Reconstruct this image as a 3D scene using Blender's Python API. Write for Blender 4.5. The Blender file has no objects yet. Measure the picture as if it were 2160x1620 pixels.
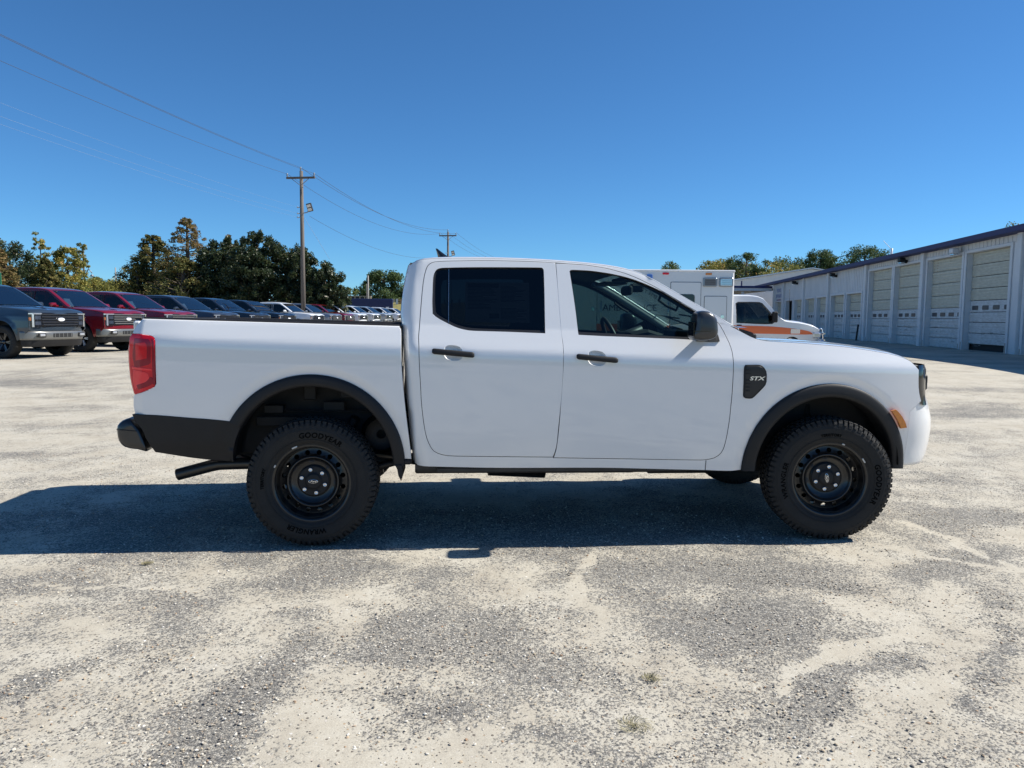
import bpy, bmesh, math, random
import numpy as np
from mathutils import Vector, Matrix
from mathutils.geometry import delaunay_2d_cdt

SC = bpy.context.scene
COL = SC.collection
R = math.radians
PI = math.pi

# ------------------------------------------------------------------ camera
cam_d = bpy.data.cameras.new("camera")
cam = bpy.data.objects.new("camera", cam_d)
COL.objects.link(cam)
cam_d.sensor_fit = 'HORIZONTAL'
cam_d.sensor_width = 36.0
cam_d.lens = 36.0 * 1582.2 / 2160.0
cam_d.clip_start = 0.05
cam_d.clip_end = 3000
PITCH, ROLL, CAM_H = 0.08772, 0.00865, 1.4032
_f = Vector((0, math.cos(PITCH), -math.sin(PITCH)))
_r = Vector((1, 0, 0))
_u = _r.cross(_f)
_r2 = _r * math.cos(ROLL) + _u * math.sin(ROLL)
_u2 = -_r * math.sin(ROLL) + _u * math.cos(ROLL)
cam.matrix_world = Matrix(((_r2.x, _u2.x, -_f.x, 0), (_r2.y, _u2.y, -_f.y, 0),
                           (_r2.z, _u2.z, -_f.z, CAM_H), (0, 0, 0, 1)))
SC.camera = cam

# ------------------------------------------------------------------ sky and sun
SUN_EL, SUN_AZ = 44.0, 7.7          # azimuth measured from +X towards +Y
world = bpy.data.worlds.new("World")
SC.world = world
world.use_nodes = True
wn = world.node_tree
wn.nodes.clear()
sky = wn.nodes.new('ShaderNodeTexSky')
sky.sky_type = 'NISHITA'
sky.sun_disc = False
sky.sun_elevation = R(SUN_EL)
sky.sun_rotation = R(90 - SUN_AZ)
sky.altitude = 50
sky.air_density = 0.8
sky.dust_density = 0.0
sky.ozone_density = 10.0
bg = wn.nodes.new('ShaderNodeBackground')
bg.inputs['Strength'].default_value = 0.081
wo = wn.nodes.new('ShaderNodeOutputWorld')
tint = wn.nodes.new('ShaderNodeMix'); tint.data_type = 'RGBA'; tint.blend_type = 'MULTIPLY'; tint.inputs[0].default_value = 1.0
tint.inputs[7].default_value = (0.74, 1.07, 1.13, 1)      # the deep clear autumn blue of the photograph, over the whole sky
wn.links.new(sky.outputs[0], tint.inputs[6]); wn.links.new(tint.outputs[2], bg.inputs[0])
wn.links.new(bg.outputs[0], wo.inputs[0])
sun_d = bpy.data.lights.new("sun", 'SUN')
sun_d.energy = 5.0
sun_d.angle = R(0.53)
sun_d.color = (1.0, 0.955, 0.88)
sun = bpy.data.objects.new("sun", sun_d)
COL.objects.link(sun)
_sd = Vector((math.cos(R(SUN_EL)) * math.cos(R(SUN_AZ)), math.cos(R(SUN_EL)) * math.sin(R(SUN_AZ)), math.sin(R(SUN_EL))))
sun.rotation_euler = (-_sd).to_track_quat('-Z', 'Y').to_euler()
sun.location = _sd * 60
SC.view_settings.view_transform = 'Standard'
SC.view_settings.look = 'None'
SC.view_settings.exposure = 0.52
SC.view_settings.gamma = 1.0
SC.view_settings.use_curve_mapping = False
SC.cycles.max_bounces = 8
SC.cycles.transparent_max_bounces = 12
SC.cycles.diffuse_bounces = 3
SC.cycles.glossy_bounces = 4
SC.cycles.caustics_reflective = False
SC.cycles.caustics_refractive = False

# ------------------------------------------------------------------ materials
MATS = {}
def ninp(n, k, v):
    if k in n.inputs: n.inputs[k].default_value = v
def pbr(name, col, rough=0.5, metal=0.0, coat=0.0, spec=0.5, var=0.0, vscale=8.0, bump=0.0, bscale=60.0,
        var_col=None, stretch=(1, 1, 1), rvar=0.0, emit=None, coat_rough=0.03, coat_ior=1.5):
    if name in MATS: return MATS[name]
    m = bpy.data.materials.new(name); m.use_nodes = True
    nt = m.node_tree; b = nt.nodes['Principled BSDF']
    c4 = (col[0], col[1], col[2], 1)
    b.inputs['Base Color'].default_value = c4
    b.inputs['Roughness'].default_value = rough
    b.inputs['Metallic'].default_value = metal
    ninp(b, 'Specular IOR Level', spec); ninp(b, 'Coat Weight', coat); ninp(b, 'Coat Roughness', coat_rough); ninp(b, 'Coat IOR', coat_ior)
    if emit:
        ninp(b, 'Emission Color', (emit[0], emit[1], emit[2], 1)); ninp(b, 'Emission Strength', emit[3])
    if var > 0 or bump > 0 or rvar > 0:
        tc = nt.nodes.new('ShaderNodeTexCoord'); mp = nt.nodes.new('ShaderNodeMapping')
        mp.inputs['Scale'].default_value = stretch
        nt.links.new(tc.outputs['Object'], mp.inputs[0])
    if var > 0 or rvar > 0:
        nz = nt.nodes.new('ShaderNodeTexNoise'); nz.inputs['Scale'].default_value = vscale
        nz.inputs['Detail'].default_value = 6; nz.inputs['Roughness'].default_value = 0.62
        nt.links.new(mp.outputs[0], nz.inputs['Vector'])
        rp = nt.nodes.new('ShaderNodeValToRGB')
        rp.color_ramp.elements[0].position = 0.32; rp.color_ramp.elements[1].position = 0.70
        d = var_col if var_col else (col[0] * (1 - var), col[1] * (1 - var), col[2] * (1 - var))
        rp.color_ramp.elements[0].color = (d[0], d[1], d[2], 1)
        rp.color_ramp.elements[1].color = c4
        nt.links.new(nz.outputs['Fac'], rp.inputs[0])
        if var > 0: nt.links.new(rp.outputs[0], b.inputs['Base Color'])
        if rvar > 0:
            mr = nt.nodes.new('ShaderNodeMapRange')
            mr.inputs['To Min'].default_value = max(0.02, rough - rvar); mr.inputs['To Max'].default_value = rough + rvar
            nt.links.new(nz.outputs['Fac'], mr.inputs[0]); nt.links.new(mr.outputs[0], b.inputs['Roughness'])
    if bump > 0:
        n2 = nt.nodes.new('ShaderNodeTexNoise'); n2.inputs['Scale'].default_value = bscale
        n2.inputs['Detail'].default_value = 4
        nt.links.new(mp.outputs[0], n2.inputs['Vector'])
        bp = nt.nodes.new('ShaderNodeBump'); bp.inputs['Strength'].default_value = bump
        bp.inputs['Distance'].default_value = 0.01
        nt.links.new(n2.outputs['Fac'], bp.inputs['Height']); nt.links.new(bp.outputs[0], b.inputs['Normal'])
    MATS[name] = m
    return m
def glass(name, tint, refl=0.9, rough=0.0, ior=1.5):
    if name in MATS: return MATS[name]
    m = bpy.data.materials.new(name); m.use_nodes = True
    nt = m.node_tree; nt.nodes.clear()
    o = nt.nodes.new('ShaderNodeOutputMaterial'); mx = nt.nodes.new('ShaderNodeMixShader')
    tr = nt.nodes.new('ShaderNodeBsdfTransparent'); gl = nt.nodes.new('ShaderNodeBsdfGlossy')
    fr = nt.nodes.new('ShaderNodeFresnel');     ge = nt.nodes.new('ShaderNodeNewGeometry'); mr = nt.nodes.new('ShaderNodeMapRange')   # a thin pane reflects alike from both sides
    mr.inputs['To Min'].default_value = ior; mr.inputs['To Max'].default_value = 1 / ior
    nt.links.new(ge.outputs['Backfacing'], mr.inputs[0]); nt.links.new(mr.outputs[0], fr.inputs['IOR'])
    tr.inputs[0].default_value = (*tint, 1); gl.inputs[0].default_value = (refl, refl, refl, 1)
    gl.inputs['Roughness'].default_value = rough
    nt.links.new(fr.outputs[0], mx.inputs[0]); nt.links.new(tr.outputs[0], mx.inputs[1])
    nt.links.new(gl.outputs[0], mx.inputs[2]); nt.links.new(mx.outputs[0], o.inputs[0])
    MATS[name] = m
    return m

M_WHITE = pbr('white_paint', (0.80, 0.80, 0.795), 0.30, coat=1.0, spec=0.5, coat_rough=0.02, coat_ior=1.75)
M_BLKPL = pbr('black_plastic', (0.0105, 0.0105, 0.012), 0.58, spec=0.4, bump=0.12, bscale=900, var=0.2, vscale=6)
M_BLKGL = pbr('black_gloss', (0.008, 0.008, 0.010), 0.12, spec=0.5, coat=0.6)
M_RIMBLK = pbr('black_wheel_paint', (0.006, 0.006, 0.0065), 0.34, coat=0.35, rvar=0.06, vscale=20)
M_RUBBER = pbr('tyre_rubber', (0.024, 0.023, 0.022), 0.75, spec=0.35, var=0.25, vscale=14, bump=0.25, bscale=240)
M_RUBTXT = pbr('tyre_letter_rubber', (0.003, 0.003, 0.003), 0.8, spec=0.05)
M_UNDER = pbr('underbody_black', (0.016, 0.016, 0.017), 0.65, var=0.5, vscale=9)
M_UNDER2 = pbr('frame_steel_dark', (0.045, 0.043, 0.042), 0.5, metal=0.3, var=0.4, vscale=12)
M_STEEL = pbr('bare_steel', (0.42, 0.41, 0.40), 0.28, metal=1.0, rvar=0.1, vscale=30)
M_CHROME = pbr('chrome', (0.80, 0.81, 0.83), 0.07, metal=1.0)
M_LUG = pbr('lug_chrome', (0.70, 0.71, 0.74), 0.16, metal=1.0)
M_WEIGHT = pbr('wheel_weight', (0.55, 0.55, 0.54), 0.4, metal=0.4)
M_SEAL = pbr('seal_black', (0.012, 0.012, 0.012), 0.6)
M_MOULD = pbr('window_moulding', (0.018, 0.018, 0.020), 0.38)
M_GLASSF = glass('front_glass', (0.24, 0.34, 0.325))
M_GLASSW = glass('windscreen_glass', (0.80, 0.90, 0.86), ior=1.22)
M_GLASSR = glass('privacy_glass', (0.07, 0.085, 0.10))
M_LENSR = pbr('red_lens', (0.82, 0.010, 0.028), 0.10, coat=0.2, spec=.3, var=0.25, vscale=18)
M_LENSD = pbr('dark_red_lens', (0.30, 0.003, 0.022), 0.10, coat=.2, spec=.3)
M_LENSB = pbr('bright_red_lens', (1.0, 0.05, 0.06), 0.12, coat=.2, spec=.3)
M_AMBER = pbr('amber_reflector', (0.72, 0.22, 0.015), 0.22, coat=0.8, var=0.2, vscale=60)
M_LAMP = pbr('lamp_clear', (0.55, 0.58, 0.62), 0.08, metal=0.6, coat=1.0)
M_CABIN = pbr('cabin_dark_trim', (0.022, 0.023, 0.026), 0.7)
M_CABLT = pbr('cabin_light_trim', (0.42, 0.44, 0.42), 0.7)
M_SEAT = pbr('seat_cloth', (0.035, 0.036, 0.040), 0.85, bump=0.3, bscale=400)
M_PAPER = pbr('paper', (0.72, 0.72, 0.70), 0.8)
M_INK = pbr('ink', (0.12, 0.12, 0.14), 0.8)
M_SILVER = pbr('silver_badge', (0.72, 0.73, 0.75), 0.2, metal=0.9)

# ------------------------------------------------------------------ mesh helpers
def link(o, parent=None):
    COL.objects.link(o)
    if parent is not None: o.parent = parent
    return o
def tag(o, label=None, cat=None, group=None, kind=None):
    if label: o['label'] = label
    if cat: o['category'] = cat
    if group: o['group'] = group
    if kind: o['kind'] = kind
    return o
def empty(name, loc=(0, 0, 0), rz=0.0, label=None, cat=None, group=None):
    o = bpy.data.objects.new(name, None)
    o.empty_display_size = 0.2
    link(o); o.location = loc; o.rotation_euler = (0, 0, rz)
    return tag(o, label, cat, group)
def copy_tree(o, parent=None):
    c = o.copy(); COL.objects.link(c)
    if parent is not None: c.parent = parent
    for ch in list(o.children): copy_tree(ch, c)
    return c
def mesh_np(name, verts, quads, mats, parent=None, smooth=False, attr=None):
    me = bpy.data.meshes.new(name)
    verts = np.asarray(verts, np.float32); quads = np.asarray(quads, np.int32)
    k = quads.shape[1]
    me.vertices.add(len(verts)); me.vertices.foreach_set('co', verts.ravel())
    me.loops.add(quads.size); me.loops.foreach_set('vertex_index', quads.ravel())
    me.polygons.add(len(quads)); me.polygons.foreach_set('loop_start', np.arange(0, quads.size, k, dtype=np.int32))
    me.update(calc_edges=True)
    if attr:
        for an, (dom, arr) in attr.items():
            a = me.attributes.new(an, 'FLOAT', dom); a.data.foreach_set('value', np.asarray(arr, np.float32))
    me.polygons.foreach_set('use_smooth', np.full(len(quads), smooth))
    for m in (mats if isinstance(mats, (list, tuple)) else [mats]): me.materials.append(m)
    return link(bpy.data.objects.new(name, me), parent)

class MB:
    def __init__(s): s.v = []; s.f = []; s.mi = []; s.sm = []; s.nm = {}
    def add(s, vs, fs, mi=0, smooth=False, xf=None):
        b = len(s.v)
        if xf is not None: vs = [tuple(xf @ Vector(v)) for v in vs]
        s.v += [tuple(v) for v in vs]
        for f in fs:
            s.f.append(tuple(b + i for i in f)); s.mi.append(mi); s.sm.append(smooth)
        return b
    def box(s, x0, x1, y0, y1, z0, z1, mi=0, bev=0.0, xf=None):
        if bev > 0:
            b = min(bev, (x1 - x0) / 2.01, (y1 - y0) / 2.01, (z1 - z0) / 2.01)
            vs = []; idx = {}
            for ix, (xa, xb) in enumerate(((x0, x0 + b), (x1, x1 - b))):
                for iy, (ya, yb) in enumerate(((y0, y0 + b), (y1, y1 - b))):
                    for iz, (za, zb) in enumerate(((z0, z0 + b), (z1, z1 - b))):
                        for k, p in enumerate(((xa, yb, zb), (xb, ya, zb), (xb, yb, za))):
                            idx[(ix, iy, iz, k)] = len(vs); vs.append(p)
            g = idx.get; F = []
            for a in (0, 1):
                F.append([g((a, 0, 0, 0)), g((a, 1, 0, 0)), g((a, 1, 1, 0)), g((a, 0, 1, 0))])
                F.append([g((0, a, 0, 1)), g((1, a, 0, 1)), g((1, a, 1, 1)), g((0, a, 1, 1))])
                F.append([g((0, 0, a, 2)), g((1, 0, a, 2)), g((1, 1, a, 2)), g((0, 1, a, 2))])
            for a in (0, 1):
                for c in (0, 1):
                    F.append([g((a, c, 0, 0)), g((a, c, 1, 0)), g((a, c, 1, 1)), g((a, c, 0, 1))])
                    F.append([g((a, 0, c, 0)), g((a, 1, c, 0)), g((a, 1, c, 2)), g((a, 0, c, 2))])
                    F.append([g((0, a, c, 1)), g((1, a, c, 1)), g((1, a, c, 2)), g((0, a, c, 2))])
            for a in (0, 1):
                for c in (0, 1):
                    for d in (0, 1): F.append([g((a, c, d, 0)), g((a, c, d, 1)), g((a, c, d, 2))])
            ctr = Vector(((x0 + x1) / 2, (y0 + y1) / 2, (z0 + z1) / 2)); G = []
            for f in F:
                p = [Vector(vs[i]) for i in f]; n = (p[1] - p[0]).cross(p[2] - p[0])
                mid = sum(p, Vector()) / len(p)
                G.append(f if n.dot(mid - ctr) > 0 else f[::-1])
            s.add(vs, G, mi, False, xf); return
        vs = [(x0, y0, z0), (x1, y0, z0), (x1, y1, z0), (x0, y1, z0), (x0, y0, z1), (x1, y0, z1), (x1, y1, z1), (x0, y1, z1)]
        s.add(vs, [(0, 3, 2, 1), (4, 5, 6, 7), (0, 1, 5, 4), (1, 2, 6, 5), (2, 3, 7, 6), (3, 0, 4, 7)], mi, False, xf)
    def tube(s, pts, r, n=10, mi=0, caps=True, radii=None, xf=None):
        pts = [Vector(p) for p in pts]; vs = []; fs = []
        up = Vector((0, 0, 1)); prev = None
        for i, p in enumerate(pts):
            a = pts[max(0, i - 1)]; b = pts[min(len(pts) - 1, i + 1)]
            t = (b - a).normalized()
            if prev is None:
                u = t.cross(up)
                if u.length < 1e-3: u = t.cross(Vector((1, 0, 0)))
            else: u = prev - t * prev.dot(t)
            u.normalize(); prev = u; w = t.cross(u)
            rr = radii[i] if radii else r
            for k in range(n):
                an = 2 * PI * k / n
                vs.append(p + (u * math.cos(an) + w * math.sin(an)) * rr)
        for i in range(len(pts) - 1):
            for k in range(n):
                k2 = (k + 1) % n
                fs.append((i * n + k, i * n + k2, (i + 1) * n + k2, (i + 1) * n + k))
        b = s.add(vs, fs, mi, True, xf)
        if caps:
            s.f.append(tuple(b + k for k in range(n))[::-1]); s.mi.append(mi); s.sm.append(False)
            s.f.append(tuple(b + (len(pts) - 1) * n + k for k in range(n))); s.mi.append(mi); s.sm.append(False)
    def lathe(s, prof, n=48, mi=0, axis='Y', c=(0, 0, 0), a0=0.0, a1=2 * PI, smooth=True, xf=None, sgn=1):
        # profile (r, h) turned about an axis through c
        full = abs(a1 - a0 - 2 * PI) < 1e-6; m = n if full else n + 1
        vs = []; fs = []
        for k in range(m):
            an = a0 + (a1 - a0) * k / n; ca, sa = math.cos(an), math.sin(an)
            for r, h in prof:
                if axis == 'Y': vs.append((c[0] + r * ca, c[1] + sgn * h, c[2] + r * sa))
                elif axis == 'Z': vs.append((c[0] + r * ca, c[1] + r * sa, c[2] + h))
                else: vs.append((c[0] + h, c[1] + r * ca, c[2] + r * sa))
        P = len(prof)
        for k in range(n):
            k2 = (k + 1) % m
            for j in range(P - 1): fs.append((k * P + j, k2 * P + j, k2 * P + j + 1, k * P + j + 1))
        s.add(vs, fs, mi, smooth, xf)
    def prism(s, poly, h0, h1, plane='XZ', mi=0, bev=0.0, xf=None, smooth_side=False):
        # polygon extruded between h0 and h1 along the third axis (h0 is the outer face when bev is used)
        def P(u, v, h): return (u, h, v) if plane == 'XZ' else ((h, u, v) if plane == 'YZ' else (u, v, h))
        n = len(poly); poly = list(poly)
        if bev > 0:
            inn = offset_poly(poly, -bev); d = bev if h1 > h0 else -bev
            rings = [(inn, h0), (poly, h0 + d), (poly, h1)]
        else: rings = [(poly, h0), (poly, h1)]
        vs = []
        for pl, h in rings: vs += [P(u, v, h) for u, v in pl]
        fs = []
        for i in range(len(rings) - 1):
            for k in range(n):
                k2 = (k + 1) % n
                fs.append((i * n + k, i * n + k2, (i + 1) * n + k2, (i + 1) * n + k))
        b = s.add(vs, fs, mi, smooth_side, xf)
        s.f.append(tuple(b + k for k in range(n))[::-1]); s.mi.append(mi); s.sm.append(False)
        s.f.append(tuple(b + (len(rings) - 1) * n + k for k in range(n))); s.mi.append(mi); s.sm.append(False)
    def grid(s, rows, mi=0, smooth=True, closed=False):
        n = len(rows[0]); vs = [p for r in rows for p in r]; fs = []
        for i in range(len(rows) - 1):
            for k in range(n - 1 if not closed else n):
                k2 = (k + 1) % n
                fs.append((i * n + k, i * n + k2, (i + 1) * n + k2, (i + 1) * n + k))
        s.add(vs, fs, mi, smooth)
    def build(s, name, mats, parent=None, label=None, recalc=True, smooth_angle=None):
        me = bpy.data.meshes.new(name)
        me.from_pydata(s.v, [], s.f)
        for m in (mats if isinstance(mats, (list, tuple)) else [mats]): me.materials.append(m)
        me.polygons.foreach_set('material_index', s.mi)
        me.polygons.foreach_set('use_smooth', s.sm)
        me.update()
        if recalc:
            bm = bmesh.new(); bm.from_mesh(me)
            bmesh.ops.recalc_face_normals(bm, faces=bm.faces)
            bm.to_mesh(me); bm.free()
        if s.nm:
            ln = [(0.0, 0.0, 0.0)] * len(me.loops); ok = s.nm
            vals = []
            for p in me.polygons:
                for vi in p.vertices:
                    n = ok.get(vi) if p.use_smooth else None
                    vals.append(n if n is not None else (0.0, 0.0, 0.0))
            me.normals_split_custom_set(vals)
        o = link(bpy.data.objects.new(name, me), parent)
        if label: o['label'] = label
        return o

def poly_area(p):
    return 0.5 * sum(p[i][0] * p[(i + 1) % len(p)][1] - p[(i + 1) % len(p)][0] * p[i][1] for i in range(len(p)))
def offset_poly(p, d):
    # d > 0 grows the polygon
    n = len(p); s = 1 if poly_area(p) > 0 else -1; out = []
    for i in range(n):
        a, b, c = p[i - 1], p[i], p[(i + 1) % n]
        def nr(q, r):
            dx, dy = r[0] - q[0], r[1] - q[1]; L = math.hypot(dx, dy) or 1e-9
            return (dy / L * s, -dx / L * s)
        n1, n2 = nr(a, b), nr(b, c)
        mx, my = n1[0] + n2[0], n1[1] + n2[1]; L = math.hypot(mx, my) or 1e-9
        mx /= L; my /= L; k = max(0.5, mx * n1[0] + my * n1[1])
        out.append((b[0] + mx * d / k, b[1] + my * d / k))
    return out
def smooth_poly(p, step=0.025, corner=32, closed=True):
    n = len(p)
    def ang(i):
        a, b, c = p[i - 1], p[i], p[(i + 1) % n]
        v1 = (b[0] - a[0], b[1] - a[1]); v2 = (c[0] - b[0], c[1] - b[1])
        return abs(math.degrees(math.atan2(v1[0] * v2[1] - v1[1] * v2[0], v1[0] * v2[0] + v1[1] * v2[1])))
    cr = [ang(i) > corner for i in range(n)]
    if not closed: cr[0] = cr[-1] = True
    out = []
    for i in range(n if closed else n - 1):
        p0, p1, p2, p3 = p[i - 1], p[i], p[(i + 1) % n], p[(i + 2) % n]
        if cr[i]: p0 = (2 * p1[0] - p2[0], 2 * p1[1] - p2[1])
        if cr[(i + 1) % n]: p3 = (2 * p2[0] - p1[0], 2 * p2[1] - p1[1])
        L = math.dist(p1, p2); m = max(1, int(round(L / step)))
        def cr_(t):
            r = []
            # centripetal-like tangents scaled by segment length
            for k in (0, 1):
                d01 = max(1e-6, math.dist(p0, p1)); d12 = max(1e-6, L); d23 = max(1e-6, math.dist(p2, p3))
                m1 = (p2[k] - p0[k]) / (d01 + d12) * d12
                m2 = (p3[k] - p1[k]) / (d12 + d23) * d12
                r.append((2 * t**3 - 3 * t * t + 1) * p1[k] + (t**3 - 2 * t * t + t) * m1 + (3 * t * t - 2 * t**3) * p2[k] + (t**3 - t * t) * m2)
            return tuple(r)
        for j in range(m): out.append(cr_(j / m))
    if not closed: out.append(p[-1])
    return out
def arc(cx, cz, r, a0, a1, n=24):
    return [(cx + r * math.cos(R(a0 + (a1 - a0) * i / n)), cz + r * math.sin(R(a0 + (a1 - a0) * i / n))) for i in range(n + 1)]
def rrect(x0, x1, z0, z1, r, n=4):
    o = []
    for cx, cz, a in ((x1 - r, z1 - r, 0), (x0 + r, z1 - r, 90), (x0 + r, z0 + r, 180), (x1 - r, z0 + r, 270)):
        o += arc(cx, cz, r, a, a + 90, n)
    return o
def inside(P, poly):
    x, y = P[:, 0], P[:, 1]; r = np.zeros(len(P), bool); n = len(poly)
    for i in range(n):
        x1, y1 = poly[i]; x2, y2 = poly[(i + 1) % n]
        if y1 == y2: continue
        c = ((y1 > y) != (y2 > y)) & (x < (x2 - x1) * (y - y1) / (y2 - y1) + x1)
        r ^= c
    return r
def panel(mb, outer, holes=(), Wf=None, sgn=-1, step=0.04, depth=0.02, mi=0, zstep=None, lift=0.0, bev=0.002, flat=False):
    """sheet-metal panel: polygon with holes in x,z laid on the surface y = sgn*W(x,z), edges turned inwards"""
    zstep = zstep or step
    loops = [outer] + list(holes)
    bp = [q for l in loops for q in l]
    xs = [q[0] for q in outer]; zs = [q[1] for q in outer]
    gx, gz = np.meshgrid(np.arange(min(xs) + step / 2, max(xs), step), np.arange(min(zs) + zstep / 2, max(zs), zstep))
    G = np.stack([gx.ravel(), gz.ravel()], 1)
    ok = inside(G, outer)
    for h in holes: ok &= ~inside(G, h)
    G = G[ok]
    if len(G):
        B = np.array(bp)
        keep = np.ones(len(G), bool)
        for q in B: keep &= (np.hypot(G[:, 0] - q[0], G[:, 1] - q[1]) > 0.4 * min(step, zstep))
        G = G[keep]
    vin = [Vector((float(a), float(b))) for a, b in bp] + [Vector((float(a), float(b))) for a, b in G]
    ed = []; k = 0
    for l in loops:
        ed += [(k + i, k + (i + 1) % len(l)) for i in range(len(l))]; k += len(l)
    res = delaunay_2d_cdt(vin, ed, [], 0, 1e-5)
    V = [(q.x, q.y) for q in res[0]]; T = res[2]
    C = np.array([[sum(V[i][0] for i in t) / 3, sum(V[i][1] for i in t) / 3] for t in T])
    ok = inside(C, outer)
    for h in holes: ok &= ~inside(C, h)
    T = [t for t, o in zip(T, ok) if o]
    Wl = (lambda x, z: Wf(x, z) + lift) if lift else Wf
    def nrm(x, z):
        e = 0.004
        wx = (Wl(x + e, z) - Wl(x - e, z)) / (2 * e); wz = (Wl(x, z + e) - Wl(x, z - e)) / (2 * e)
        return Vector((-wx, sgn, -wz)).normalized()
    vs = [(x, sgn * Wl(x, z), z) for x, z in V]
    def orient(t):
        a, b, c = (Vector(vs[i]) for i in t)
        return tuple(t) if (b - a).cross(c - a).y * sgn > 0 else tuple(t[::-1])
    base = mb.add(vs, [orient(t) for t in T], mi, True)
    for i, (x, z) in enumerate(V): mb.nm[base + i] = tuple(nrm(x, z))
    if depth:
        for li, l in enumerate(loops):
            grow = offset_poly(l, bev if li == 0 else -bev)
            n = len(l); r0 = []; r1 = []; r2 = []; nn = []
            for (x, z), (gx_, gz_) in zip(l, grow):
                w = Wl(x, z); r0.append((x, sgn * w, z)); r1.append((gx_, sgn * (w - bev), gz_)); r2.append((gx_, sgn * (w - depth), gz_))
                nn.append(Vector((gx_ - x, 0, gz_ - z)).normalized())
            b = mb.add(r0 + r1 + r2, [], mi)
            for i in range(n):
                j = (i + 1) % n
                for a_ in (0, n):
                    mb.f.append((b + a_ + i, b + a_ + j, b + a_ + n + j, b + a_ + n + i)); mb.mi.append(mi); mb.sm.append(a_ == 0)
                na = nrm(*l[i]); mb.nm[b + i] = tuple(na); mb.nm[b + n + i] = tuple((na * 0.5 + nn[i]).normalized())
def text_tris(s, size, shear=0.0, bold=0.0, spacing=1.0):
    cu = bpy.data.curves.new('txt', 'FONT'); cu.body = s; cu.size = size; cu.shear = shear
    cu.offset = bold; cu.space_character = spacing; cu.align_x = 'CENTER'; cu.resolution_u = 3
    o = bpy.data.objects.new('txt', cu); COL.objects.link(o)
    dg = bpy.context.evaluated_depsgraph_get(); me = o.evaluated_get(dg).to_mesh()
    vs = [(v.co.x, v.co.y) for v in me.vertices]; fs = [tuple(p.vertices) for p in me.polygons]
    o.evaluated_get(dg).to_mesh_clear(); bpy.data.objects.remove(o); bpy.data.curves.remove(cu)
    return vs, fs
def add_text(mb, s, size, fn, shear=0.0, bold=0.0, spacing=1.0, mi=0):
    vs, fs = text_tris(s, size, shear, bold, spacing)
    mb.add([fn(u, v) for u, v in vs], fs, mi)
def sst(a, b, x):
    u = min(1.0, max(0.0, (x - a) / (b - a))); return u * u * (3 - 2 * u)
def bez(p0, p1, p2, p3, n):
    o = []
    for i in range(n + 1):
        t = i / n; a = (1 - t)**3; b = 3 * t * (1 - t)**2; c = 3 * t * t * (1 - t); d = t**3
        o.append(tuple(a * p0[k] + b * p1[k] + c * p2[k] + d * p3[k] for k in range(len(p0))))
    return o
def lerpl(tab, x):
    if x <= tab[0][0]: return tab[0][1]
    for (a, b), (c, d) in zip(tab, tab[1:]):
        if x <= c: return b + (d - b) * (x - a) / (c - a)
    return tab[-1][1]
# ------------------------------------------------------------------ ground
def gz(y): return .28 * sst(7, 20, y) + .22 * sst(32, 90, y)
def gzn(y):
    u = np.clip((y - 7) / 13, 0, 1); v = np.clip((y - 32) / 58, 0, 1)
    return .28 * u * u * (3 - 2 * u) + .22 * v * v * (3 - 2 * v)
def hash2(ix, iy, seed):
    n = (ix * 374761393 + iy * 668265263 + seed * 1442695041) & 0xffffffff
    n = ((n ^ (n >> 13)) * 1274126177) & 0xffffffff
    return ((n ^ (n >> 16)) & 0xffff) / 65535.0
def vnoise(x, y, seed):
    ix = np.floor(x).astype(np.int64); iy = np.floor(y).astype(np.int64); fx = x - ix; fy = y - iy
    fx = fx * fx * (3 - 2 * fx); fy = fy * fy * (3 - 2 * fy)
    a = hash2(ix, iy, seed); b = hash2(ix + 1, iy, seed); c = hash2(ix, iy + 1, seed); d = hash2(ix + 1, iy + 1, seed)
    return (a * (1 - fx) + b * fx) * (1 - fy) + (c * (1 - fx) + d * fx) * fy
def fbm(x, y, seed, oct=5, gain=.55):
    r = 0; a = 1; t = 0
    for o in range(oct):
        r = r + a * vnoise(x * 2 ** o, y * 2 ** o, seed + o * 17); t += a; a *= gain
    return r / t
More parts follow.
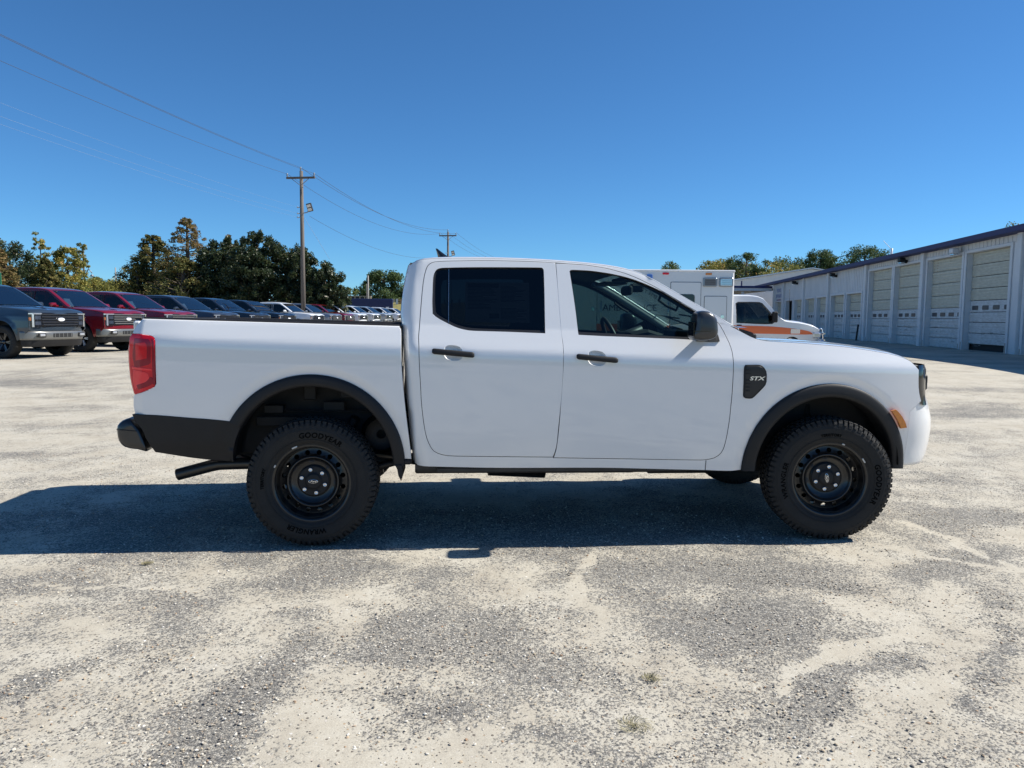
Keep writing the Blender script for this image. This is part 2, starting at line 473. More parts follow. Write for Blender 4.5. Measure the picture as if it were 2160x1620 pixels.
# bare asphalt patches (x, y, half length, half width, direction in degrees, strength)
PATCHES = [(-2.39, 3.81, 0.38, 0.17, 173, 0.55), (-1.56, 3.54, 0.31, 0.21, -144, 0.55), (-1.66, 2.89, 0.38, 0.12, -117, 0.6), (-1.77, 2.65, 0.17, 0.1, -119, 0.5), (-1.05, 2.42, 0.27, 0.18, -106, 0.75), (-0.94, 2.77, 0.29, 0.13, -107, 0.6), (-0.93, 3.25, 0.37, 0.11, 99, 0.5), (-0.64, 3.97, 0.67, 0.28, 180, 0.55), (-0.37, 3.26, 0.57, 0.27, -151, 0.55), (-0.03, 2.78, 0.37, 0.2, -152, 0.5), (-0.4, 2.47, 0.26, 0.14, -146, 0.5), (0.07, 2.39, 0.17, 0.13, -176, 0.5), (0.66, 4.0, 0.29, 0.21, -166, 0.6), (1.42, 4.02, 0.57, 0.28, -172, 0.85), (1.01, 3.34, 0.56, 0.24, -160, 0.75), (1.3, 2.89, 0.33, 0.13, -174, 0.6), (1.18, 2.7, 0.17, 0.1, -165, 0.4), (2.36, 4.13, 0.35, 0.19, -155, 0.8), (2.88, 4.35, 0.37, 0.19, -149, 0.7), (2.4, 3.6, 0.21, 0.11, -148, 0.5), (2.06, 2.98, 0.42, 0.1, 54, 0.5), (1.73, 2.6, 0.08, 0.05, 94, 0.7), (3.83, 6.63, 0.56, 0.25, -167, 0.4), (3.44, 5.33, 0.48, 0.24, -160, 0.6), (5.13, 7.86, 0.69, 0.35, -146, 0.4), (7.24, 11.61, 1.46, 0.68, 43, 0.45), (-9.09, 14.04, 1.26, 0.64, 135, 0.4), (-6.32, 10.67, 0.89, 0.54, 160, 0.4), (-4.91, 7.38, 0.5, 0.29, 154, 0.35)]
CRACKS = [([(0.52, 4.42), (0.48, 4.16), (0.36, 3.92), (0.34, 3.71), (0.43, 3.53), (0.43, 3.39)], 0.022), ([(1.02, 2.86), (1.13, 2.97), (1.27, 3.0), (1.45, 3.1), (1.66, 3.23), (1.78, 3.28)], 0.03), ([(-2.5, 3.78), (-2.3, 3.79), (-1.59, 3.74), (-1.44, 3.65)], 0.012), ([(2.27, 4.61), (2.57, 4.3), (2.91, 4.14)], 0.03), ([(2.81, 5.12), (2.85, 4.73), (2.94, 4.18)], 0.03), ([(-10.03, 16.13), (-11.61, 20.83), (-9.14, 19.22)], 0.03)]
def sand_shade_mask(x, y):
    """1 where pale sand lies over the old asphalt, 0 where the stones are bare; also lowered to paint shade under the pickup"""
    wx = x + .35 * (fbm(x * 1.1, y * 1.1, 3) - .5) + .12 * (fbm(x * 5, y * 5, 8) - .5); wy = y + .35 * (fbm(x * 1.1, y * 1.1, 5) - .5) + .12 * (fbm(x * 5, y * 5, 9) - .5)
    # long streaks lie diagonally near the camera and along x farther away
    rr_ = np.hypot(wx - .4, wy + .3); th = np.arctan2(wx - .4, wy + .3)
    n = .62 * fbm(rr_ * .85 + 3, th * 5.5 + 9, 21, 6, .66) + .38 * fbm(wx * 3.0, wy * 3.0, 29, 6, .66)
    m = .70 + (n - .5) * 2.2
    far = np.clip((y - 6) / 6, 0, 1)
    n2 = fbm(wx * .35, wy * 1.5, 33, 6, .62); m = m * (1 - far) + (.68 + (n2 - .5) * 1.7) * far
    for px, py, a, b, d, st in PATCHES:
        c, s = math.cos(R(d)), math.sin(R(d))
        u = ((wx - px) * c + (wy - py) * s) / a; v = (-(wx - px) * s + (wy - py) * c) / b
        q = u * u + v * v
        m = m - st * np.exp(-q ** 1.3 * 1.1)
    for line, wd in CRACKS:
        for (x0, y0), (x1, y1) in zip(line, line[1:]):
            dx, dy = x1 - x0, y1 - y0; L2 = dx * dx + dy * dy
            t = np.clip(((wx - x0) * dx + (wy - y0) * dy) / L2, 0, 1)
            d = np.hypot(wx - x0 - t * dx, wy - y0 - t * dy)
            m = m + 1.1 * np.exp(-(d / wd) ** 2)
    m = m + (fbm(x * 7, y * 7, 51, 5, .65) - .5) * 1.0
    m = m - .45 * np.exp(-(((x - .3) / 3.6) ** 4 + ((y - 5.0 - .07 * x) / .75) ** 4))  # shadow of the pickup painted in: ground colour darkened beneath and beside it
    return np.clip(m, -.4, 1.4)
def axis(lo, hi, segs):
    out = []
    for a, b, st in segs:
        n = max(1, int(round((b - a) / st))); out += [a + (b - a) * i / n for i in range(n)]
    return np.array(out + [hi])
gx_ = axis(-60, 34, [(-60, -24, 3), (-24, -10, .5), (-10, -5, .15), (-5, 5, .04), (5, 10, .15), (10, 34, .6)])
gy_ = axis(-12, 100, [(-12, 1.2, 1.2), (1.2, 7, .035), (7, 14, .12), (14, 40, .5), (40, 100, 2)])
GX, GY = np.meshgrid(gx_, gy_)
GZ = gzn(GY) + (fbm(GX * 3, GY * 3, 77, 4) - .5) * .012 * np.clip(6 - np.abs(GY - 4), 0, 1)
nx, ny = len(gx_), len(gy_)
ii = np.arange(nx * ny).reshape(ny, nx)
quads = np.stack([ii[:-1, :-1], ii[:-1, 1:], ii[1:, 1:], ii[1:, :-1]], -1).reshape(-1, 4)
SM = sand_shade_mask(GX, GY)
def ground_material():
    m = bpy.data.materials.new('worn_asphalt'); m.use_nodes = True; nt = m.node_tree; N = nt.nodes; Lk = nt.links.new
    b = N['Principled BSDF']; b.inputs['Roughness'].default_value = .9; ninp(b, 'Specular IOR Level', .25)
    tc = N.new('ShaderNodeTexCoord')
    at = N.new('ShaderNodeAttribute'); at.attribute_name = 'sand'
    def noise(sc, det=5, ro=.6):
        n = N.new('ShaderNodeTexNoise'); n.inputs['Scale'].default_value = sc; n.inputs['Detail'].default_value = det; n.inputs['Roughness'].default_value = ro
        Lk(tc.outputs['Object'], n.inputs['Vector']); return n
    def voro(sc, feat='F1'):
        v = N.new('ShaderNodeTexVoronoi'); v.feature = feat; v.inputs['Scale'].default_value = sc; Lk(tc.outputs['Object'], v.inputs['Vector']); return v
    def ramp(src, stops):
        r = N.new('ShaderNodeValToRGB'); e = r.color_ramp.elements
        while len(e) > 1: e.remove(e[0])
        e[0].position = stops[0][0]; e[0].color = (*stops[0][1], 1)
        for p, c in stops[1:]:
            q = e.new(p); q.color = (*c, 1)
        Lk(src, r.inputs[0]); return r
    def mix(f, a, b_, mode='MIX'):
        x = N.new('ShaderNodeMix'); x.data_type = 'RGBA'; x.blend_type = mode
        if isinstance(f, float): x.inputs[0].default_value = f
        else: Lk(f, x.inputs[0])
        Lk(a, x.inputs[6]); Lk(b_, x.inputs[7]); return x.outputs[2]
    def math_(op, a, b_=None, c=None):
        x = N.new('ShaderNodeMath'); x.operation = op
        for i, q in enumerate((a, b_, c)):
            if q is None: continue
            if isinstance(q, (int, float)): x.inputs[i].default_value = q
            else: Lk(q, x.inputs[i])
        return x.outputs[0]
    # stones set in the asphalt: cells of about a centimetre, each with its own tone
    v1 = voro(125); v2 = voro(260)
    sep = N.new('ShaderNodeSeparateColor'); Lk(v1.outputs['Color'], sep.inputs[0])
    stone = ramp(sep.outputs[0], [(0, (.075, .075, .073)), (.16, (.13, .13, .127)), (.36, (.21, .207, .195)), (.52, (.30, .29, .26)), (.66, (.42, .375, .30)), (.78, (.55, .52, .44)), (.90, (.66, .63, .54)), (1, (.76, .71, .60))])
    dark = ramp(v1.outputs['Distance'], [(0, (1, 1, 1)), (.38, (1, 1, 1)), (.62, (.62, .61, .60)), (1, (.56, .56, .55))])
    stone_c = mix(1.0, stone.outputs[0], dark.outputs[0], 'MULTIPLY')
    sep2 = N.new('ShaderNodeSeparateColor'); Lk(v2.outputs['Color'], sep2.inputs[0])
    fine = ramp(sep2.outputs[0], [(0, (.10, .10, .10)), (.45, (.20, .196, .185)), (.8, (.36, .34, .29)), (1, (.58, .55, .48))])
    asph = mix(.38, stone_c, fine.outputs[0])
    nb = noise(.55, 6, .65)
    asph = mix(.6, asph, ramp(nb.outputs['Fac'], [(.3, (.55, .55, .57)), (.7, (1.0, .97, .93))]).outputs[0], 'MULTIPLY')
    # sand: pale, with fine grain and thin spots
    n1 = noise(2.2, 7, .7); n2 = noise(160, 3, .6); n3 = noise(26, 5, .7)
    sand = ramp(n1.outputs['Fac'], [(.30, (.425, .382, .305)), (.5, (.510, .470, .382)), (.7, (.560, .528, .445))])
    sand = mix(.55, sand.outputs[0], ramp(n2.outputs['Fac'], [(.32, (.70, .68, .66)), (.6, (1, 1, 1))]).outputs[0], 'MULTIPLY')
    sand = mix(.35, sand, ramp(n3.outputs['Fac'], [(.35, (.72, .70, .68)), (.6, (1, 1, 1))]).outputs[0], 'MULTIPLY')
    v3 = voro(60); sep3 = N.new('ShaderNodeSeparateColor'); Lk(v3.outputs['Color'], sep3.inputs[0])
    # single stones showing through the sand
    grit = math_('MULTIPLY', math_('LESS_THAN', v3.outputs['Distance'], math_('MULTIPLY_ADD', sep3.outputs[1], .30, .04)), math_('GREATER_THAN', sep3.outputs[0], .50))
    gcol = ramp(sep3.outputs[2], [(0, (.10, .09, .085)), (.5, (.23, .18, .13)), (.75, (.36, .24, .13)), (1, (.62, .60, .55))])
    sand = mix(grit, sand, gcol.outputs[0])
    # where the sand is thin the stones stand out of it
    thr = math_('MULTIPLY_ADD', n3.outputs['Fac'], 1.2, -.60)
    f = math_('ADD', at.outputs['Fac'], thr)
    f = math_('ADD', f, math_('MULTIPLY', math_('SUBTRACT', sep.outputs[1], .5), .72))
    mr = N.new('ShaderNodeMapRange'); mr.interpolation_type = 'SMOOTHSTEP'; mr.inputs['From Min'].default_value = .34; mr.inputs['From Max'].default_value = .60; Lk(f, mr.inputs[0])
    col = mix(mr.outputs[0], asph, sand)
    Lk(col, b.inputs['Base Color'])
    hs = math_('MULTIPLY', math_('MULTIPLY', math_('SUBTRACT', .6, v1.outputs['Distance']), .010), math_('SUBTRACT', 1.15, mr.outputs[0]))
    hs = math_('ADD', math_('MULTIPLY', hs, .22), math_('MULTIPLY', n2.outputs['Fac'], .0004))
    hs = math_('ADD', hs, math_('MULTIPLY', n3.outputs['Fac'], .0022))
    hs = math_('ADD', hs, math_('MULTIPLY', grit, .0012))
    bp = N.new('ShaderNodeBump'); bp.inputs['Strength'].default_value = 1.0; bp.inputs['Distance'].default_value = 1.0; Lk(hs, bp.inputs['Height']); Lk(bp.outputs[0], b.inputs['Normal'])
    return m
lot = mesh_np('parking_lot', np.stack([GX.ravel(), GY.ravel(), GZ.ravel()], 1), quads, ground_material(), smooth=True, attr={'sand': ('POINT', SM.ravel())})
tag(lot, kind='structure')
# grassland out to the horizon
M_GRASS = pbr('dry_grass', (.10, .115, .035), .95, var=.5, vscale=.25, var_col=(.19, .16, .07))
gy2 = [-900, -30, 60, 110, 200, 500, 2000]; gx2 = [-1500, -300, -60, 30, 120, 500, 1500]
vv = [(x, y, -.35 if y < 99 else .25) for y in gy2 for x in gx2]
qq = [(j * 7 + i, j * 7 + i + 1, (j + 1) * 7 + i + 1, (j + 1) * 7 + i) for j in range(6) for i in range(6)]
tag(mesh_np('grass_field', vv, qq, M_GRASS, smooth=True), kind='structure')

# loose stones: low-poly pebbles, many in the bare patches, few on the sand
rng = np.random.default_rng(11)
ico = bmesh.new(); bmesh.ops.create_icosphere(ico, subdivisions=1, radius=1)
IV = np.array([v.co[:] for v in ico.verts]); IF = np.array([[v.index for v in f.verts] for f in ico.faces]); ico.free()
def pebbles(name, n, y0, y1, smin, smax, mats, thr_lo, thr_hi, power=1.0, label=None):
    y = y0 + (y1 - y0) * rng.random(n * 3) ** power; x = (rng.random(n * 3) - .5) * 2 * (.9 + y * .72)
    sm = sand_shade_mask(x, y); p = thr_lo + (thr_hi - thr_lo) * np.clip((.62 - sm) / .4, 0, 1)
    k = rng.random(n * 3) < p; x, y = x[k][:n], y[k][:n]; n = len(x)
    sz = smin + (smax - smin) * rng.random(n) ** 4.5
    a = rng.random(n) * 2 * PI; ca, sa = np.cos(a), np.sin(a)
    sx = sz * (.8 + .5 * rng.random(n)); sy = sz * (.6 + .4 * rng.random(n)); sz_ = sz * (.35 + .3 * rng.random(n))
    V = IV[None] * (1 + .35 * (rng.random((n, len(IV), 1)) - .5))
    vx = V[:, :, 0] * sx[:, None]; vy = V[:, :, 1] * sy[:, None]; vz = V[:, :, 2] * sz_[:, None]
    X = x[:, None] + vx * ca[:, None] - vy * sa[:, None]; Y = y[:, None] + vx * sa[:, None] + vy * ca[:, None]; Z = gzn(y)[:, None] + vz + sz_[:, None] * .45
    F = (IF[None] + (np.arange(n) * len(IV))[:, None, None]).reshape(-1, 3)
    o = mesh_np(name, np.stack([X, Y, Z], -1).reshape(-1, 3), F, mats, smooth=False, attr={'tone': ('FACE', np.repeat(rng.random(n), len(IF)))})
    return tag(o, kind='stuff', label=label, cat='gravel')
def stone_mat():
    m = bpy.data.materials.new('loose_stone'); m.use_nodes = True; nt = m.node_tree; b = nt.nodes['Principled BSDF']; b.inputs['Roughness'].default_value = .8
    at = nt.nodes.new('ShaderNodeAttribute'); at.attribute_name = 'tone'; r = nt.nodes.new('ShaderNodeValToRGB'); e = r.color_ramp.elements
    while len(e) > 1: e.remove(e[0])
    st = [(0, (.13, .12, .11)), (.14, (.24, .21, .18)), (.34, (.36, .32, .26)), (.50, (.48, .40, .28)), (.60, (.36, .23, .14)), (.68, (.54, .49, .40)), (.86, (.62, .57, .48)), (1, (.72, .68, .60))]
    e[0].position = 0; e[0].color = (*st[0][1], 1)
    for p, c in st[1:]: q = e.new(p); q.color = (*c, 1)
    nt.links.new(at.outputs['Fac'], r.inputs[0]); nt.links.new(r.outputs[0], b.inputs['Base Color']); return m
M_STONE = stone_mat()
pebbles('gravel', 75000, 1.7, 7.5, .0014, .0072, M_STONE, .16, .58, 1.3, 'fine loose stones scattered over the sandy asphalt in front of the white pickup')
# ------------------------------------------------------------------ the white pickup: outlines in metres
# (x forward from the rear axle, z up) and half-width of the body at (x, z)
TT=[-1.10,-.95,-.85,-.78,-.70,-.55,-.40,-.25,-.12,-.035,-.010,.015,.05,.08,.11,.14]
TW=[.76,.81,.848,.868,.886,.907,.917,.921,.9225,.921,.917,.907,.891,.8775,.864,.851]
def zc(x): return 1.2525-.0347*x
def interp(t):
    if t<=TT[0]: return TW[0]
    if t>=TT[-1]: return TW[-1]-.33*(t-TT[-1])
    i=0
    while TT[i+1]<t: i+=1
    def sl(k):
        if k==0: return (TW[1]-TW[0])/(TT[1]-TT[0])
        if k==len(TT)-1: return -.33
        a=(TW[k]-TW[k-1])/(TT[k]-TT[k-1]); b=(TW[k+1]-TW[k])/(TT[k+1]-TT[k]); return (a+b)/2
    h=TT[i+1]-TT[i]; u=(t-TT[i])/h
    return (2*u**3-3*u*u+1)*TW[i]+(u**3-2*u*u+u)*h*sl(i)+(3*u*u-2*u**3)*TW[i+1]+(u**3-u*u)*h*sl(i+1)
WC=[(.005,.50),(3.237,.457)]
def W(x,z,bulge=True):
    w=interp(z-zc(x))
    if x>3.0: w-=.10*(x-3.0)**2
    if x<-.7: w-=.22*(x+.7)**2
    if bulge:
        for cx,cz in WC:
            r=math.hypot(x-cx,z-cz)
            w-=.011*(1-sst(.560,.612,r))*sst(-.75,-.6,z-zc(x)+.1)
    return w
P_rdoor=[(0.650,1.236),(0.647,1.287),(0.650,1.329),(0.655,1.415),(0.660,1.492),(0.665,1.562),(0.671,1.623),(0.678,1.667),(0.688,1.703),(0.696,1.721),(0.709,1.734),(0.722,1.742),(0.740,1.747),(0.801,1.752),(0.906,1.756),(1.038,1.760),(1.171,1.760),(1.304,1.759),(1.499,1.754),(1.510,1.589),(1.519,1.414),(1.523,1.318),(1.528,1.258),(1.530,1.207),(1.530,1.156),(1.529,1.070),(1.520,0.896),(1.513,0.809),(1.506,0.721),(1.501,0.650),(1.496,0.605),(1.488,0.573),(1.478,0.543),(1.301,0.545),(1.039,0.549),(0.865,0.552),(0.822,0.555),(0.787,0.562),(0.762,0.571),(0.740,0.584),(0.723,0.605),(0.709,0.634),(0.694,0.678),(0.682,0.740),(0.673,0.809),(0.665,0.896),(0.661,0.982),(0.654,1.109)]
P_rwin=[(0.730,1.424),(0.727,1.493),(0.728,1.563),(0.729,1.615),(0.731,1.650),(0.736,1.673),(0.744,1.690),(0.753,1.701),(0.766,1.707),(0.783,1.711),(0.906,1.716),(1.038,1.719),(1.215,1.721),(1.397,1.722),(1.411,1.721),(1.418,1.717),(1.423,1.708),(1.424,1.695),(1.425,1.588),(1.424,1.456),(1.423,1.311),(1.296,1.315),(1.209,1.318),(1.070,1.321),(0.984,1.323),(0.954,1.325),(0.924,1.330),(0.894,1.337),(0.863,1.348),(0.829,1.364),(0.795,1.381),(0.769,1.395),(0.750,1.407),(0.736,1.420)]
P_rglass=[(0.749,1.433),(0.744,1.493),(0.743,1.563),(0.744,1.615),(0.747,1.664),(0.762,1.706),(0.784,1.709),(1.038,1.718),(1.397,1.720),(1.416,1.715),(1.422,1.695),(1.425,1.588),(1.424,1.328),(1.296,1.330),(1.036,1.336),(0.967,1.340),(0.924,1.346),(0.881,1.358),(0.829,1.382),(0.777,1.409),(0.760,1.420)]
P_fdoor=[(1.502,1.750),(1.570,1.748),(1.641,1.744),(1.693,1.741),(1.746,1.734),(1.795,1.727),(1.843,1.718),(1.891,1.706),(1.939,1.693),(1.983,1.677),(2.027,1.659),(2.079,1.634),(2.131,1.608),(2.234,1.548),(2.337,1.487),(2.422,1.438),(2.474,1.415),(2.509,1.399),(2.527,1.381),(2.541,1.359),(2.556,1.329),(2.571,1.293),(2.583,1.262),(2.591,1.233),(2.596,1.201),(2.597,1.167),(2.598,1.133),(2.598,1.073),(2.595,0.944),(2.590,0.858),(2.586,0.788),(2.579,0.718),(2.571,0.656),(2.563,0.612),(2.554,0.583),(2.542,0.563),(2.525,0.547),(2.504,0.534),(2.474,0.526),(2.447,0.522),(2.421,0.520),(2.200,0.524),(1.980,0.529),(1.718,0.534),(1.483,0.539),(1.490,0.562),(1.498,0.597),(1.503,0.641),(1.509,0.711),(1.516,0.815),(1.522,0.943),(1.531,1.112),(1.531,1.163),(1.531,1.204),(1.528,1.263),(1.521,1.313),(1.519,1.381),(1.511,1.535)]
P_fwin=[(1.588,1.700),(1.593,1.707),(1.602,1.710),(1.666,1.709),(1.727,1.706),(1.785,1.699),(1.842,1.691),(1.894,1.681),(1.947,1.669),(2.013,1.649),(2.078,1.624),(2.143,1.595),(2.208,1.564),(2.255,1.536),(2.302,1.505),(2.345,1.480),(2.379,1.459),(2.430,1.423),(2.479,1.372),(2.513,1.294),(2.519,1.267),(2.453,1.265),(2.339,1.278),(2.145,1.285),(1.971,1.291),(1.797,1.296),(1.630,1.303),(1.627,1.331),(1.617,1.450),(1.604,1.571)]
P_fglass=[(1.592,1.700),(1.602,1.707),(1.727,1.702),(1.842,1.688),(1.947,1.665),(2.078,1.619),(2.208,1.560),(2.302,1.501),(2.379,1.453),(2.421,1.419),(2.462,1.371),(2.491,1.294),(2.349,1.293),(2.147,1.300),(1.972,1.306),(1.630,1.321),(1.619,1.450),(1.606,1.571)]
P_light=[(-1.043,1.291),(-1.006,1.288),(-0.970,1.285),(-0.939,1.281),(-0.923,1.277),(-0.911,1.271),(-0.903,1.263),(-0.899,1.250),(-0.901,1.118),(-0.906,0.998),(-0.909,0.985),(-0.918,0.976),(-0.975,0.952),(-1.040,0.930),(-1.053,0.983),(-1.063,1.036),(-1.068,1.125),(-1.064,1.248),(-1.060,1.270)]
P_vent=[(2.677,1.122),(2.769,1.122),(2.783,1.115),(2.795,1.102),(2.805,1.085),(2.809,1.065),(2.809,1.019),(2.804,1.001),(2.794,0.987),(2.735,0.926),(2.724,0.918),(2.712,0.916),(2.683,0.918),(2.673,0.924),(2.669,0.935),(2.669,1.010),(2.669,1.110)]
P_marker=[(3.650,0.835),(3.681,0.841),(3.714,0.812),(3.741,0.778),(3.761,0.749),(3.772,0.722),(3.728,0.720),(3.709,0.756),(3.679,0.800)]
P_mirror=[(2.302,1.397),(2.306,1.434),(2.320,1.451),(2.356,1.457),(2.390,1.449),(2.416,1.431),(2.431,1.410),(2.439,1.357),(2.441,1.323),(2.429,1.298),(2.395,1.282),(2.336,1.277),(2.297,1.283),(2.286,1.297),(2.292,1.339)]
# ------------------------------------------------------------------ the white pickup in the foreground
ROOF = [(.532,1.45),(.539,1.534),(.554,1.639),(.564,1.688),(.574,1.725),(.585,1.746),(.600,1.760),(.622,1.771),(.643,1.778),(.713,1.787),(.862,1.793),(.994,1.795),(1.127,1.795),(1.26,1.793),
        (1.394,1.789),(1.527,1.783),(1.642,1.776),(1.730,1.769),(1.818,1.760),(1.889,1.750),(1.951,1.738),(2.039,1.713),
        (2.100,1.685),(2.169,1.648),(2.298,1.573),(2.427,1.498),(2.555,1.424),(2.607,1.393),(2.66,1.362)]
REARX = [(.45,.625),(.526,.611),(.635,.599),(.766,.588),(.913,.574),(1.067,.564),(1.194,.558),(1.333,.548),(1.379,.536),(1.414,.532),(1.491,.535),(1.587,.546),(1.639,.554),(1.688,.564),(1.728,.574),(1.746,.585)]
HOODZ = [(2.545,1.385),(2.60,1.365),(2.657,1.336),(2.702,1.312),(2.757,1.287),(2.829,1.272),(2.931,1.266),(3.038,1.260),(3.223,1.247),
         (3.371,1.234),(3.519,1.214),(3.669,1.190),(3.749,1.168),(3.80,1.145),(3.85,1.095)]
def roofz(x): return lerpl(ROOF, x)
def rearx(z): return lerpl(REARX, z)
def hoodz(x): return lerpl(HOODZ, x)
def Wcab(x, z):
    w = W(x, z, False)
    d = (rearx(z) + 0.085) - x
    if d > 0: w -= 0.085 * (1 - math.sqrt(max(0, 1 - min(1, d / 0.088) ** 2))) * 0.9
    e = z - (roofz(x) - 0.05)
    if e > 0 and 0.62 < x < 2.1: w -= 3.0 * e * e
    return w
def Wbed(x, z):
    w = W(x, z)
    d = (-0.98) - x
    if d > 0: w -= 0.45 * d
    e = z - (1.352 - 0.02 * (x + 0.3))
    if e > 0: w -= 7 * e * e
    return w
W_F = W

def top_row(x, ze, zc_, Wf, dep=0.05, n=10, y_in=0.0, off=0.0, k2=0.5):
    """half row of a skin across the car, from the near edge to the centre line"""
    w = Wf(x, ze); e = 0.006
    s = (Wf(x, ze) - Wf(x, ze - e)) / e
    L = math.hypot(s, 1); P0 = (w, ze)
    P1 = (w + s / L * dep, ze + dep / L * 0.9); P2 = (w * k2, zc_); P3 = (0.0, zc_)
    P1 = (P1[0], min(P1[1], max(zc_, ze + 0.004)))
    return [(x, y, z + off) for y, z in bez(P0, P1, P2, P3, n)]
def full_row(h, sx=1.0):
    return [(x, -y, z) for x, y, z in h] + [(x, y, z) for x, y, z in h[::-1][1:]]

truck = empty('pickup_truck', (-1.2786, 5.4004, 0), 0.07193,
              'big white crew cab pickup with black steel wheels parked side-on in the foreground', 'pickup truck')

P_rdoor_s = smooth_poly(P_rdoor, .03); P_fdoor_s = smooth_poly(P_fdoor, .03)
P_rwin_s = smooth_poly(P_rwin, .025); P_fwin_s = smooth_poly(P_fwin, .025)
GAP = 0.0026

# ---- cab shell
rd = offset_poly(P_rdoor, GAP); fd = offset_poly(P_fdoor, GAP)
cab_out = [(2.655, 1.352)] + [(x, z - .020) for x, z in ROOF[::-1] if 0.63 < x < 2.65] + [(.624,1.750),(.605,1.743),(.590,1.728)] + \
          [(x, z) for z, x in REARX[::-1] if z < 1.73 and z > 0.5] + [(.622, .500), (.640, .489), (.735, .484), (1.127, .474), (1.808, .471), (2.160, .461), (2.449, .453),
           (2.449, .517)] + [(x, z) for x, z in fd[40:45]] + \
          [(1.478, rd[32][1])] + rd[33:] + rd[:18] + [(1.50, 1.7555)] + fd[1:19]
cab_out = smooth_poly(cab_out, .03, 30)
mb = MB()
for s in (-1, 1): panel(mb, cab_out, (), Wcab, s, 0.04, 0.03, zstep=0.03)
# roof skin
rows = []
for i in range(26):
    x = .566 + (1.95 - .566) * i / 25
    rows.append(full_row(top_row(x, roofz(x) - .020, roofz(x) + .012 * sst(.55, .8, x), Wcab, .03, 12)))
mb.grid(rows)
# rear wall of the cab with a framed opening for the back window
def rear_pt(y, z):
    w = Wcab(rearx(z), z)
    return (rearx(z) - 0.012 * (1 - (y / w) ** 2), y, z)
zz = [.50, .7, .9, 1.1, 1.25, 1.36]
mb.grid([[rear_pt(-Wcab(rearx(z), z) + 2 * Wcab(rearx(z), z) * k / 12, z) for k in range(13)] for z in zz])
zz = [1.69, 1.71, 1.73, 1.745]
mb.grid([[rear_pt(-Wcab(rearx(z), z) + 2 * Wcab(rearx(z), z) * k / 12, z) for k in range(13)] for z in zz] +
        [[(.602, -Wcab(.60, 1.74) + 2 * Wcab(.60, 1.74) * k / 12, roofz(.60) - .018 + .02 * (1 - abs(k / 6 - 1) ** 3)) for k in range(13)]])
for s in (-1, 1):
    mb.grid([[(rear_pt(s * y, z)) for y in (Wcab(rearx(z), z), Wcab(rearx(z), z) - .05, .66)] for z in (1.36, 1.45, 1.55, 1.62, 1.69)])
# windscreen pillars
for s in (-1, 1):
    rows = []
    for i in range(20):
        x = 1.93 + (2.66 - 1.93) * i / 19
        h = top_row(x, roofz(x) - .020, roofz(x) + .010, Wcab, .03, 12)[:4]
        rows.append([(a, s * b, c) for a, b, c in h] + [(h[-1][0], s * h[-1][1], h[-1][2] - .012)])
    mb.grid(rows)
# windscreen header
rows = []
for i in range(4):
    x = 1.93 + .07 * i / 3
    rows.append(full_row(top_row(x, roofz(x) - .020, roofz(x) + .012, Wcab, .03, 12)))
mb.grid(rows)
cab_body = mb.build('cab_body', M_WHITE, truck, recalc=False)

mb = MB(); rows = []
for i in range(22):
    x = 2.0 + (2.74 - 2.0) * i / 21
    rows.append(full_row(top_row(x, roofz(x) - .020, roofz(x) + .012, Wcab, .03, 12)[3:]))
mb.grid([[(a, b, c - .004) for a, b, c in r] for r in rows])
mb.build('windscreen', M_GLASSW, truck)
mb = MB()
mb.grid([[(rearx(z) - .004, y, z) for y in (-.66, -.33, 0, .33, .66)] for z in (1.36, 1.5, 1.69)])
mb.build('back_window', M_GLASSR, truck)

